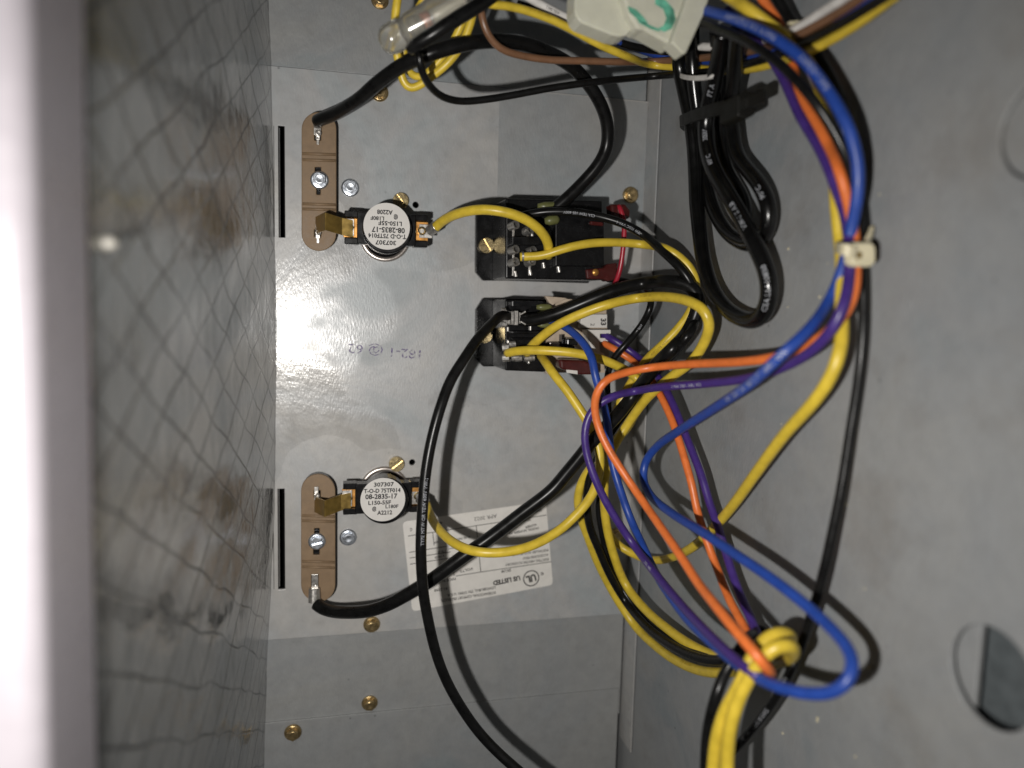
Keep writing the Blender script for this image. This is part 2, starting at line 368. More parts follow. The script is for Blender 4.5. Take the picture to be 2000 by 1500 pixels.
# foil-faced insulation standing beside the panel
bpts = [(-300, 515), (0, 525), (150, 531), (400, 536), (650, 541), (850, 539), (1000, 537), (1150, 530), (1300, 521), (1500, 517), (1800, 512)]
def bx(py):
    for (a, xa), (b_, xb_) in zip(bpts, bpts[1:]):
        if py <= b_: t = (py - a) / (b_ - a); t = t * t * (3 - 2 * t) * 0.5 + t * 0.5; return xa + (xb_ - xa) * t
    return bpts[-1][1]
bm = bmesh.new(); NR, NC = 150, 40; grid = []
XT0, XT1 = P(160, 0, 137), P(186, 1500, 137)
def xtop(y): return XT0.x + (XT1.x - XT0.x) * (y - XT0.y) / (XT1.y - XT0.y)
for i in range(NR + 1):
    py = -300 + 2100 * i / NR; a = P(bx(py) + random.uniform(-0.5, 0.5), py, -0.3); row = []
    for j in range(NC + 1):
        t = j / NC; z = -0.0006 + 0.1376 * t
        w = 0.0006 * math.sin(a.y * 210 + t * 5) * math.sin(t * 9 + a.y * 90) * math.sin(math.pi * t)
        row.append(bm.verts.new((a.x + (xtop(a.y) - 0.0006 - a.x) * t + w, a.y, z)))
    grid.append(row)
for i in range(NR):
    for j in range(NC): bm.faces.new((grid[i][j], grid[i + 1][j], grid[i + 1][j + 1], grid[i][j + 1]))
ext = bmesh.ops.extrude_face_region(bm, geom=bm.faces[:], use_keep_orig=True)
for v in [g for g in ext['geom'] if isinstance(g, bmesh.types.BMVert)]: v.co.x -= 0.010
bmesh.ops.recalc_face_normals(bm, faces=bm.faces)
struct(obj('insulation_wall', bm, M_FOIL, smooth=True))
# white painted cabinet edge close to the lens
zf = 151.0; vs = []
f0, f1 = P(66, 0, zf), P(88, 1500, zf)
for yy in (-0.25, 0.25):
    x2 = xtop(yy); x1 = x2 - 0.0011; r = 0.0030
    pr = [(x1 - 0.06, 0.145), (x1 - 0.06, zf * MM)]
    for k in range(9): a = math.radians(90 - 84 * k / 8); pr.append((x1 - r + r * math.cos(a), zf * MM - r + r * math.sin(a)))
    pr += [(x2 + 0.0003, 0.1372), (x2 - 0.004, 0.1372), (x2 - 0.005, 0.145)]
    vs.append([(x, yy, z) for x, z in pr])
bm = bmesh.new(); vs = [[bm.verts.new(c) for c in v] for v in vs]
for i in range(len(pr)): j = (i + 1) % len(pr); bm.faces.new((vs[0][i], vs[0][j], vs[1][j], vs[1][i]))
bm.faces.new(vs[0]); bm.faces.new(vs[1][::-1]); bmesh.ops.recalc_face_normals(bm, faces=bm.faces)
struct(obj('cabinet_edge', bm, M_WPAINT, bevel=0.2))
# screw tip poking through the foil
zt = 136.0
while zt > 20 and P(215, 475, zt).x > P(bx(475), 475, 0).x + (xtop(P(215, 475, zt).y) - P(bx(475), 475, 0).x) * zt / 137.0: zt -= 0.25
p = P(215, 475, zt) + Vector((0.0004, 0, 0.0003))
bm = bmesh.new(); lathe(bm, p - Vector((0.006, 0, 0)), Vector((1, 0, 0)), [(0, 0.0010), (0.0050, 0.0010), (0.0062, 0.0008), (0.0066, 0.0004), (0.0067, 0)], 16)
tag(obj('screw_tip', bm, plain('dull_screw_tip', (0.20, 0.19, 0.165), 0.5)), 'pale screw tip poking out of the foil insulation', 'screw')

# ------------------------------------------------------------------ screws
def hex_screw_bm(r, head_h=2.2, slot=False, dome=True):
    bm = bmesh.new(); r *= MM
    lathe(bm, Vector((0, 0, 0)), Vector((0, 0, 1)), [(0, r), (0.0004, r), (0.0008, r * 0.84), (0.0008, 0)], 30)
    h = head_h * MM
    hexp = [(0.72 * r * math.cos(math.radians(60 * i + 30)), 0.72 * r * math.sin(math.radians(60 * i + 30))) for i in range(6)]
    if not slot: prism(bm, [hexp], 0.0007, h)
    else:
        for sg in (1, -1):
            half = [(x, y) for x, y in hexp if y * sg > 0.01 * r]
            ys = 0.09 * r * sg
            w = 0.62 * r
            pl = [(w, ys)] + sorted(half, key=lambda q: -q[0]) + [(-w, ys)]
            pl = [q for k, q in enumerate(pl) if k == 0 or (abs(q[0] - pl[k - 1][0]) + abs(q[1] - pl[k - 1][1])) > 1e-6]
            prism(bm, [pl], 0.0007, h)
        box(bm, Vector((0, 0, 0.0007 + (h - 0.0007) * 0.25)), (1.2 * r, 0.3 * r, (h - 0.0007) * 0.5))
    if dome and not slot: lathe(bm, Vector((0, 0, 0)), Vector((0, 0, 1)), [(h + 0.00002, 0.5 * r), (h + 0.0001, 0.46 * r), (h - 0.0001 + 0.00008, 0)], 20)
    return bm
def slot_screw_bm(r):
    bm = bmesh.new(); r *= MM
    for sg in (1, -1):
        pl = [(0.985 * r * math.cos(math.radians(a)), sg * 0.985 * r * math.sin(math.radians(a))) for a in range(10, 171, 10)]
        prism(bm, [pl], 0.0006, 0.0017)
    lathe(bm, Vector((0, 0, 0)), Vector((0, 0, 1)), [(0, r * 0.96), (0.0002, r), (0.0008, r), (0.0009, r * 0.9), (0.0009, 0)], 28)
    return bm
def place(src, c, rz, label=None, cat=None, group=None, first=[]):
    o = src.copy() if src.name in first else src
    if o is not src: COL.objects.link(o)
    else: first.append(src.name)
    o.location = c; o.rotation_euler = (0, 0, math.radians(rz)); WLOC[o.name] = Vector(c)
    if label: tag(o, label, cat, group)
    return o
gold = obj('hex_screw', hex_screw_bm(2.75), M_GOLDZ, bevel=0.12)
for px, py, rz, lab in ((572, 1430, 3, 'brass coloured hex screw in the lower sheet nearest the foil insulation'),
                        (722, 1372, 20, 'brass coloured hex screw straddling the seam above the lower sheet'),
                        (726, 1219, 11, 'brass coloured hex screw half hidden under the thick black wire near the rating label'),
                        (741, 181, 40, 'hex screw tucked under the black wire above the upper thermostat'),
                        (742, 2, 25, 'hex screw in the upper sheet beside the clear crimp cap'),
                        (1231, 381, 8, 'dull hex screw beside the dark red spade sleeve near the flange'),
                        (1203, 1046, 31, 'hex screw at the flange behind the crossing wire bundle')):
    z = 0.33 if px == 1231 else 0.9 if py > 1400 else (-0.8 if py < 100 else (-0.9 if 1250 < py < 1400 else 0.05))
    place(gold, P(px, py, z), rz, lab, 'screw', 'brass coloured hex screws in the sheets')
zn = obj('zinc_screw', hex_screw_bm(2.75, 1.7), M_ZINC, bevel=0.15)
for px, py, rz, lab in ((684, 367, 7, 'silver hex screw beside the upper tan strip, above the upper thermostat'),
                        (680, 1049, 18, 'silver hex screw beside the lower tan strip, below the lower thermostat')):
    place(zn, P(px, py, 0.05), rz, lab, 'screw', 'silver hex screws in the plate')
br = obj('slotted_screw', slot_screw_bm(2.45), M_BRASS, bevel=0.1)
for px, py, rz, lab in ((782, 393, -50, 'slotted brass screw touching the upper thermostat'),
                        (774, 905, 38, 'slotted brass screw touching the lower thermostat')):
    place(br, P(px, py, 0.3), rz, lab, 'screw', 'slotted brass screws at the thermostats')

# ------------------------------------------------------------------ tan terminal strips
def stadium(x0, y0, x1, y1, n=14, squash=1.0):
    r = (x1 - x0) / 2; out = []
    for k in range(n + 1): a = math.pi * k / n; out.append((x0 + r + r * math.cos(a), y0 + r * squash - r * squash * math.sin(a)))
    for k in range(n + 1): a = math.pi * k / n; out.append((x0 + r - r * math.cos(a), y1 - r * squash + r * squash * math.sin(a)))
    return out
ZB = 6.0
def tan_strip(x0, y0, x1, y1, ridges, screw, cuts, label):
    cpt = P((x0 + x1) / 2, (y0 + y1) / 2, 0)
    t = thing('terminal_strip', cpt, label, 'terminal strip', 'tan terminal strips')
    hl = []
    for (a, b_, c_, d_) in cuts: hl.append(pxy([(a, b_), (a, d_), (c_, d_), (c_, b_)], ZB))
    bm = bmesh.new(); prism(bm, [pxy(stadium(x0, y0, x1, y1), ZB)] + hl, (ZB - 1.3) * MM, ZB * MM)
    bd = obj('board', bm, M_TAN, t, bevel=0.25)
    for (ya, yb) in ridges:
        bm = bmesh.new()
        for yy in (ya + 3, yb - 3):
            a, b_ = P(x0 + 1.5, yy, ZB), P(x1 - 1.5, yy + 2, ZB)
            cyl(bm, a, b_, 0.00042, None, 10)
        obj('ridge', bm, M_TAN, bd, smooth=True)
    bm = bmesh.new(); prism(bm, [pxy(stadium(x0 + 3, y0 + 3, x1 - 3, y1 - 3), ZB)], 0.0002, (ZB - 1.35) * MM)
    obj('spacer', bm, M_BLACKP, t)
    s = obj('screw', hex_screw_bm(2.7, 2.6, slot=screw[3]), M_ZINC, t, bevel=0.12)
    s.location = P(screw[0], screw[1], ZB + 0.05) - cpt; s.rotation_euler = (0, 0, math.radians(screw[2]))
    return t
ts1 = tan_strip(589, 218, 657, 490, ((297, 315), (395, 411)), (624, 352, 5, False),
                ((615, 326, 627, 342), (618, 366, 626, 380), (614, 250, 627, 274), (614, 448, 627, 462)),
                'tan terminal strip mounted above, joined by a brass clip to the upper thermostat')
ts2 = tan_strip(588, 926, 655, 1176, ((1004, 1020), (1093, 1110)), (619, 1057, 12, True),
                ((614, 1032, 624, 1044), (612, 1072, 624, 1084), (613, 958, 626, 972), (608, 1124, 621, 1150)),
                'tan terminal strip mounted below, joined by a brass clip to the lower thermostat')
def ribbon(bm, pts, wv, th=0.0005):
    """strip: centre line points, half-width vector"""
    top = [bm.verts.new(p + wv) for p in pts]; bot = [bm.verts.new(p - wv) for p in pts]
    fs = [bm.faces.new((top[i], top[i + 1], bot[i + 1], bot[i])) for i in range(len(pts) - 1)]
    bmesh.ops.recalc_face_normals(bm, faces=fs)
    bmesh.ops.solidify(bm, geom=fs, thickness=th)
# tabs riveted in the strips
for t, (px, py) in ((ts1, (621, 262)), (ts1, (621, 455)), (ts2, (618, 965))):
    bm = bmesh.new(); c = P(px, py, ZB)
    box(bm, c + Vector((0, 0.0004, 0.0006)), (0.0013, 0.0042, 0.0007)); box(bm, c + Vector((0, -0.0020, 0.0004)), (0.0008, 0.0022, 0.0005))
    lathe(bm, c + Vector((0, 0, 0.0008)), Vector((0.15, 0, 1)), [(0, 0.0009), (0.0012, 0.0009), (0.0013, 0.0006), (0.0006, 0.0005), (0.0006, 0)], 14)
    obj('tab', bm, M_TIN, t, bevel=0.1)

# ------------------------------------------------------------------ thermostats
def thermostat(px, py, lpx, lpy, flip, code, label, clip):
    base = P(px, py, 0.0); s = -1 if flip else 1
    t = thing('thermostat', base, label, 'thermostat', 'disc thermostats')
    top = P(lpx, lpy, 16.5)
    ax = (top - base); tilt = Vector((ax.x, ax.y, 0)) / 0.0165
    tilt = tilt * 0.9
    def at(x, y, z): return base + Vector((s * x * MM, s * y * MM, z * MM)) + tilt * (z * MM)
    R = 1
    bm = bmesh.new(); lathe(bm, base, Vector((0, 0, 1)), [(0.0001, 0.0079), (0.0010, 0.0079), (0.0014, 0.0074), (0.0012, 0.0066), (0.0003, 0.0062)], 44)
    obj('mounting_ring', bm, M_RIM, t, smooth=True)
    bm = bmesh.new(); cyl(bm, base + Vector((0, 0, 0.0003)), at(0, 0, 0.6), 0.0066, None, 36); obj('recess_shade', bm, M_HOLE, t)  # black disc paints the shade of the recess inside the ring
    bm = bmesh.new(); lathe(bm, at(0, 0, 0.5), Vector((tilt.x, tilt.y, 1)), [(0, 0.0058), (0.0065, 0.0058), (0.0072, 0.0064), (0.0085, 0.0064), (0.0090, 0.006)], 40)
    obj('cup', bm, M_DARKST, t, smooth=True)
    bm = bmesh.new()
    box(bm, at(0, 0, 11.4), (0.0172, 0.0093, 0.0046))
    for sg in (1, -1):
        for e in (1, -1): box(bm, at(sg * 10.1, e * 3.9 , 11.2), (0.0042, 0.0019, 0.0044))
        box(bm, at(sg * 10.1, 0, 9.9), (0.0040, 0.0070, 0.0016))
    obj('body', bm, M_BLACKP, t, bevel=0.25)
    bm = bmesh.new(); lathe(bm, at(0, 0, 9.2), Vector((0, 0, 1)), [(0, 0.0070), (0.0054, 0.0072), (0.0068, 0.0072), (0.0073, 0.0069), (0.0073, 0)], 48)
    obj('cap', bm, M_BLACKP, t, smooth=False, bevel=0.15)
    bm = bmesh.new(); c = at(0, 0, 16.56); prism(bm, [circ(c.x, c.y, 0.00672, 56)], c.z - 0.00004, c.z + 0.00003)
    lb = obj('label_disc', bm, M_PAPER, t)
    bm = bmesh.new(); X = Vector((s, 0, 0)); Zv = Vector((0, 0, 1))
    rows = [(0.2, 4.65, '307307', 1.75, 6.0), (-0.2, 2.75, 'T-O-D 75TF014', 1.75, 11.0), (-0.5, 0.95, '08-2835-17', 2.1, 9.6),
            (-1.0, -0.95, 'L150-55F', 1.7, 6.8), (2.7, -2.25, 'L180F', 1.5, 3.9), (-2.6, -2.75, '@', 1.6, 1.3), (0.6, -4.1, code, 1.75, 4.5)]
    for x, y, txt, sz, w in rows: put_text(bm, txt, sz * MM, at(x, y, 16.64) , X, Zv, bold=0.03, wpx=w * MM)
    obj('printed_text', bm, M_INK, lb)
    for sg in (1, -1):
        bm = bmesh.new(); box(bm, at(sg * 10.2, 0, 11.3), (0.0046, 0.0056, 0.0012)); tb = obj('contact_tab', bm, M_COPPER, t, bevel=0.12)
        bm = bmesh.new(); lathe(bm, at(sg * 10.6, 0, 11.9), Vector((0, 0, 1)), [(0, 0.0013), (0.0006, 0.0013), (0.0008, 0.0009), (0.0004, 0.0006), (0.0004, 0)], 18)
        obj('rivet', bm, M_BRASS, tb, smooth=False)
    # bent brass clip reaching over to the tan strip
    a, b1, b2, c_ = [P(*q) for q in clip]
    bm = bmesh.new(); ribbon(bm, [a, b1 * 0.75 + a * 0.25, b1 * 0.97 + a * 0.03, b1 * 0.97 + b2 * 0.03, b2 * 0.6 + b1 * 0.4, b2, c_], Vector((0, 0.0025, 0)))
    obj('brass_clip', bm, M_BRONZE, t, bevel=0.1)
    bm = bmesh.new(); box(bm, at(-10.9 if not flip else 10.9, 0, 12.3), (0.0030, 0.0050, 0.0006)); obj('clip_foot', bm, M_TIN, t, bevel=0.1)
    return t, at
th1, at1 = thermostat(752, 462, 755, 441, True, 'A2208', 'upper disc thermostat with upside-down lettering on its white label',
                      ((616, 440, 6.3), (635, 432, 16.5), (668, 442, 13.0), (690, 447, 12.6)))
th2, at2 = thermostat(750, 957, 747, 975, False, 'A2212', 'lower disc thermostat with upright lettering on its white label',
                      ((614, 985, 6.3), (634, 994, 16.5), (666, 982, 13.0), (686, 978, 12.6)))

# ------------------------------------------------------------------ relays
def rolled(bm, c, d, ln=2.6, r=0.85):
    """rolled edges of a female spade terminal: two small open tubes joined by a flat web; d = direction"""
    d = d.normalized(); side = d.cross(Vector((0, 0, 1))).normalized()
    for sg in (1, -1):
        o = c + side * (sg * 1.5 * MM)
        R = axis_rot(d); n = 14; A = []
        for rr, tt in ((r, 0), (r, ln), (r * 0.62, ln), (r * 0.62, 0)):
            A.append([bm.verts.new(o + R @ Vector((rr * MM * math.cos(2 * math.pi * i / n), rr * MM * math.sin(2 * math.pi * i / n), tt * MM))) for i in range(n)])
        for a, b_ in zip(A, A[1:]):
            for i in range(n): bm.faces.new((a[i], a[(i + 1) % n], b_[(i + 1) % n], b_[i]))
    box(bm, c + d * (ln * 0.5 * MM) - Vector((0, 0, 0.0006)), (0.0022, 0.0030, 0.0004))
def relay(y0, y1, label, xr=1144):
    """y0/y1: photo rows of the base plate at the panel"""
    ym = (y0 + y1) / 2; c = P(1045, ym, 0)
    t = thing('relay', c, label, 'relay', 'black relays on the plate')
    pl = [(944, y0 - 2), (990, y0 - 2), (1150, y0 + 3), (1150, y1 + 5), (990, y1), (944, y1), (929, y1 - 17), (930, y0 + 20)]
    bm = bmesh.new(); prism(bm, [pxy(pl, 2.6)], 0.0002, 0.0026); base = obj('base_plate', bm, M_BLACKP, t, bevel=0.3)
    q = [P(962, y0 + 1, 2.6), P(xr, y0 + 5, 2.6), P(xr, y1 + 2, 2.6), P(962, y1 - 1, 2.6)]
    bm = bmesh.new(); lo = [(v.x, v.y) for v in q]
    prism(bm, [lo], 0.0026, 0.019)
    top = [v for v in bm.verts if v.co.z > 0.018]
    for v in top: v.co.x += 0.0006 if v.co.x < c.x else -0.0002
    body = obj('housing', bm, M_BLACKP, t, bevel=0.5, seg=3)
    return t, base, body
# ribs on top of the housings, moulded with them
def ribs(body, rows, z0=19.0, z1=21.3):
    for (a, b_, c_, d_) in rows:
        bm = bmesh.new(); prism(bm, [pxy([(a, b_), (c_, b_), (c_, d_), (a, d_)], z1)], z0 * MM, z1 * MM)
        obj('moulded_rib', bm, M_BLACKP, body, bevel=0.3)
r1, r1base, r1body = relay(400, 548, 'upper black relay with two red spade sleeves and bare silver terminals')
r2, r2base, r2body = relay(584, 716, 'lower black relay with a cream coil board and orange and purple leads', 1036)
bm = bmesh.new(); prism(bm, [pxy([(1036, 592), (1142, 594), (1142, 716), (1036, 716)], 2.6)], 0.0026, 0.0144); obj('coil_frame', bm, M_BLACKP, r2, bevel=0.3)
ribs(r1body, [(1000, 462, 1060, 478), (1085, 415, 1180, 520)], z1=22.5)
ribs(r2body, [(1000, 588, 1062, 598), (1000, 646, 1062, 652), (1000, 660, 1062, 664)])
for body, sites in ((r1body, ((1002, 441, 19.6), (1002, 489, 19.6), (1002, 513, 19.6), (1034, 512, 19.6), (1030, 451, 19.6), (1036, 491, 19.6))),):
    for px, py, z in sites:
        bm = bmesh.new(); c = P(px, py, z)
        n = 16; rr = 1.35
        R = axis_rot(Vector((0.45, 0.2, 0.9))); A = []
        for r_, tt in ((rr, -1.2), (rr, 1.6), (rr * 0.66, 1.6), (rr * 0.66, -1.2)):
            A.append([bm.verts.new(c + R @ Vector((r_ * MM * math.cos(2 * math.pi * i / n), r_ * MM * math.sin(2 * math.pi * i / n), tt * MM))) for i in range(n)])
        for a, b_ in zip(A, A[1:]):
            for i in range(n): bm.faces.new((a[i], a[(i + 1) % n], b_[(i + 1) % n], b_[i]))
        box(bm, c + Vector((0.0002, -0.0024, -0.0003)), (0.0006, 0.0030, 0.0006))
        obj('terminal', bm, M_TIN, body, bevel=0.06)
for px, py, ex in ((1062, 518, 0), (1091, 524, 1), (1007, 535, 0), (1036, 532, 0), (1040, 462, 0)):
    bm = bmesh.new(); box(bm, P(px, py, 19.4), (0.0006, 0.0018 + ex * 0.0008, 0.0012), Matrix.Rotation(0.25, 3, 'Z')); obj('blade', bm, M_TIN, r1body, bevel=0.1)
for base, (px, py), t in ((r1base, (949, 480), r1), (r2base, (945, 655), r2)):
    o = obj('mounting_screw', slot_screw_bm(2.45), M_BRASS, t, bevel=0.1); o.location = P(px, py, 2.7) - WLOC[t.name]; o.rotation_euler = (0, 0, math.radians(-58 if py < 500 else 20))
# olive sleeves on the upper relay
for t, pts in ((r1body, ((1050, 403, 1096, 402, 9), (1064, 432, 1092, 428, 10))), (r2body, ((1048, 600, 1078, 600, 7), (1050, 634, 1078, 636, 6)))):
    for a, b_, c_, d_, w in pts:
        bm = bmesh.new(); p, q = P(a, b_, 23), P(c_, d_, 23); m = (p + q) / 2
        lathe(bm, p, q - p, [(0, 0), (0, w / 7.0 * MM * 0.6), ((q - p).length * 0.3, w / 7.0 * MM), ((q - p).length * 0.8, w / 7.0 * MM), ((q - p).length, w / 7.0 * MM * 0.5), ((q - p).length, 0)], 18)
        obj('sleeve', bm, M_OLIVE, t, smooth=True)
# red spade sleeves
def spade(t, pts, z0, z1, label=None, mat=None):
    bm = bmesh.new(); prism(bm, [pxy(pts, z1)], z0 * MM, z1 * MM); return obj('spade_sleeve', bm, mat or M_DRED, t, bevel=0.7, seg=3)
spade(r1, [(1144, 526), (1180, 523), (1184, 516), (1206, 513), (1207, 545), (1186, 550), (1182, 546), (1146, 545)], 15, 19.5)
spade(r1, [(1192, 398), (1222, 398), (1232, 412), (1229, 428), (1195, 424)], 18, 22.5)
spade(r1, [(1152, 431), (1180, 434), (1180, 442), (1152, 439)], 19.5, 23.5)
spade(r2, [(1092, 702), (1140, 704), (1168, 712), (1168, 732), (1130, 732), (1094, 720)], 20, 25)
bm = bmesh.new(); lathe(bm, P(1163, 532, 19.6), Vector((0, 0, 1)), [(0, 0.0011), (0.0002, 0.0010), (0.0003, 0)], 16); obj('rivet', bm, M_COPPER, r1, smooth=True)
bm = bmesh.new(); prism(bm, [pxy([(1106, 722), (1128, 724), (1128, 731), (1107, 728)], 25.2)], 0.0249, 0.0252); obj('paper_tag', bm, M_PAPER, r2)
# cream coil board of the lower relay, with what is on it
bm = bmesh.new(); prism(bm, [pxy([(1072, 584), (1076, 582), (1184, 588), (1186, 640), (1190, 650), (1190, 696), (1180, 706), (1182, 728), (1066, 728), (1064, 640)], 17)], 0.0145, 0.0170)
cb = obj('coil_board', bm, M_CREAM, r2, bevel=0.15)
bm = bmesh.new(); prism(bm, [pxy([(1064, 578), (1108, 582), (1100, 586), (1086, 592), (1077, 598), (1072, 590)], 21)], 0.0192, 0.0212); obj('cream_clip', bm, M_CREAM, r2, bevel=0.2)
bm = bmesh.new(); prism(bm, [pxy([(1064, 716), (1074, 724), (1080, 730), (1066, 730)], 16)], 0.0140, 0.0172); obj('cream_clip', bm, M_CREAM, r2, bevel=0.2)
bm = bmesh.new(); prism(bm, [pxy([(1136, 614), (1186, 614), (1186, 640), (1132, 640)], 19)], 0.0170, 0.0190); lbl = obj('printed_plate', bm, M_PAPER, r2, bevel=0.1)
bm = bmesh.new(); put_text(bm, '33', 0.0023, P(1178, 629, 19.1), P(1178, 650, 19) - P(1178, 600, 19), Vector((0, 0, 1)), bold=0.04); put_text(bm, '2', 0.0019, P(1157, 634, 19.1), P(1157, 650, 19) - P(1157, 600, 19), Vector((0, 0, 1)), bold=0.0)
obj('printed_text', bm, M_GREYINK, lbl)
bm = bmesh.new(); box(bm, P(1113, 667, 20), (0.0036, 0.0020, 0.006)); box(bm, P(1110, 678, 20), (0.0026, 0.0013, 0.005)); obj('capacitor', bm, M_BLACKP, r2, bevel=0.4)
bm = bmesh.new(); box(bm, P(1080, 676, 19), (0.0034, 0.0026, 0.004)); obj('resistor', bm, M_DARKST, r2, bevel=0.3)
bm = bmesh.new(); box(bm, P(1096, 663, 18.5), (0.0005, 0.0030, 0.003)); box(bm, P(1096, 676, 18.5), (0.0005, 0.0018, 0.003)); obj('pin', bm, M_BLACKP, r2)
bm = bmesh.new(); prism(bm, [pxy([(1104, 658), (1112, 660), (1140, 700), (1134, 702)], 18)], 0.017, 0.0182); obj('track', bm, M_TIN, r2)
bm = bmesh.new()
prism(bm, [pxy([(1146, 644), (1193, 644), (1193, 652), (1172, 652), (1172, 660), (1188, 660), (1188, 668), (1170, 668), (1172, 688), (1180, 690), (1180, 700), (1166, 702), (1150, 668)], 22)], 0.017, 0.0222)
obj('plug_housing', bm, M_PAPER, r2, bevel=0.25)
for px, py in ((1004, 623), ):
    pass
for px, py, w in ((988, 678, 1), (988, 699, 1), (1006, 699, 0), (1012, 700, 0), (1031, 700, 0), (1037, 699, 0), (1000, 672, 0)):
    bm = bmesh.new(); c = P(px, py, 20.0); n = 14
    R = axis_rot(Vector((1.0, 0.1, 0.35 if w else 0.1))); A = []
    for r_, tt in ((1.0, -1.0), (1.0, 1.1), (0.62, 1.1), (0.62, -1.0), (1.0, -1.0)):
        A.append([bm.verts.new(c + R @ Vector((r_ * MM * math.cos(2 * math.pi * i / n) * (1.2 if w else 1), r_ * MM * math.sin(2 * math.pi * i / n) * (1.2 if w else 1), tt * MM))) for i in range(n)])
    for a, b_ in zip(A, A[1:]):
        for i in range(n): bm.faces.new((a[i], a[(i + 1) % n], b_[(i + 1) % n], b_[i]))
    obj('terminal', bm, M_TIN, r2body, bevel=0.05)
for px, py in ((992, 643), (992, 668), (1036, 641), (1033, 706)):
    bm = bmesh.new(); box(bm, P(px, py, 19.4), (0.0005, 0.0014, 0.0010)); obj('blade', bm, M_TIN, r2body, bevel=0.1)

# ------------------------------------------------------------------ rating label
ZS = 0.12
bm = bmesh.new()
TL, TR, BR, BL = P(786, 1019, 0), P(1066, 979, 0), P(1080, 1142, 0), P(805, 1194, 0)
def quad_round(c4, r=0.0016, n=5):
    out = []
    for i in range(4):
        p = c4[i]; a = (c4[i - 1] - p).normalized(); b_ = (c4[(i + 1) % 4] - p).normalized()
        for k in range(n + 1):
            t = k / n; q = p + a * r * (1 - t) ** 2 + b_ * r * t ** 2; out.append((q.x, q.y))
    return out
prism(bm, [quad_round([BL, BR, TR, TL])], 0.00003, ZS * MM)
rl = obj('rating_label', bm, M_STICK); tag(rl, 'off-white rating label with upside-down printing stuck on the plate', 'label')
bm = bmesh.new(); dx = (BL - BR).normalized(); Zv = Vector((0, 0, 1)); ZI = 0.16
def lab(txt, pxr, pyr, pxl, pyl, h, bold=0.02):
    a, b_ = P(pxr, pyr, ZI), P(pxl, pyl, ZI)
    put_text(bm, txt, h / pxmm(0) * MM * 1.35, (a + b_) / 2, b_ - a, Zv, bold=bold, wpx=(b_ - a).length)
lab('US LISTED', 1016, 1128, 963, 1139, 10, 0.05)
lab('c', 1062, 1121, 1056, 1122, 9, 0.03)
lab('UL', 1047, 1126, 1028, 1132, 15, 0.05)
lab('SKU#', 998, 1113, 979, 1117, 6)
lab('INTERNATIONAL COMFORT PRODUCTS', 968, 1157, 862, 1173, 6)
lab('LEWISBURG, TN 37091 U.S.A.', 968, 1147, 873, 1163, 6)
lab('MADE IN U.S.A.', 890, 1130, 845, 1138, 6)
lab('81-2398', 874, 1149, 848, 1153, 6)
lab('VOLTS', 924, 1110, 898, 1116, 6)
lab('ELECTRIC HEATER ACCESSORY', 1072, 1092, 987, 1103, 5.5)
lab('ACCESSORIES FIELD', 1071, 1083, 1021, 1091, 5)
lab('INSTALLED IN FURNACE', 1071, 1074, 1000, 1084, 5)
lab('MODEL NUMBER IN', 1052, 1031, 995, 1042, 5)
lab('NUMBER', 1048, 1024, 1026, 1030, 5)
lab('304877', 1037, 1014, 1012, 1019, 6)
lab('APR 2022', 970, 1007, 926, 1014, 8, 0.0)
lab('SN76 12', 1058, 995, 1028, 1001, 7)
lab('G', 805, 1034, 801, 1034, 7)
lab('10.0', 871, 1077, 856, 1079, 7)
lab('1/60', 868, 1085, 850, 1089, 5)
lab('AMPS', 864, 1021, 850, 1023, 5)
lab('FUSE MAX', 918, 1048, 890, 1054, 5)
lab('kW', 856, 1058, 848, 1060, 5)
obj('printed_text', bm, M_GREYINK, rl)
bm = bmesh.new()
def rule(a, b_, w=1.4):
    p, q = P(*a, ZI), P(*b_, ZI); d = (q - p).normalized(); n = Vector((-d.y, d.x, 0)) * (w / 2 / pxmm(0) * MM)
    bm.faces.new([bm.verts.new(v) for v in (p - n, q - n, q + n, p + n)])
for a, b_ in (((797, 1047), (1067, 1006)), ((799, 1079), (872, 1067)), ((876, 1072), (930, 1063)), ((801, 1102), (936, 1081)), ((941, 1117), (1077, 1097)), ((890, 1125), (941, 1117)),
              ((930, 1026), (939, 1117)), ((845, 1039), (848, 1065)), ((884, 1085), (887, 1125)), ((800, 1090), (880, 1078))): rule(a, b_)
obj('ruled_line', bm, M_GREYINK, rl)
bm = bmesh.new(); c = P(1037.5, 1129.5, ZI); r0 = 17.5 / pxmm(0) * MM
o_, i_ = [bm.verts.new((x, y, c.z)) for x, y in circ(c.x, c.y, r0, 40)], [bm.verts.new((x, y, c.z)) for x, y in circ(c.x, c.y, r0 * 0.87, 40)]
for k in range(40): bm.faces.new((o_[k], o_[(k + 1) % 40], i_[(k + 1) % 40], i_[k]))
obj('circle_mark', bm, M_INK, rl)

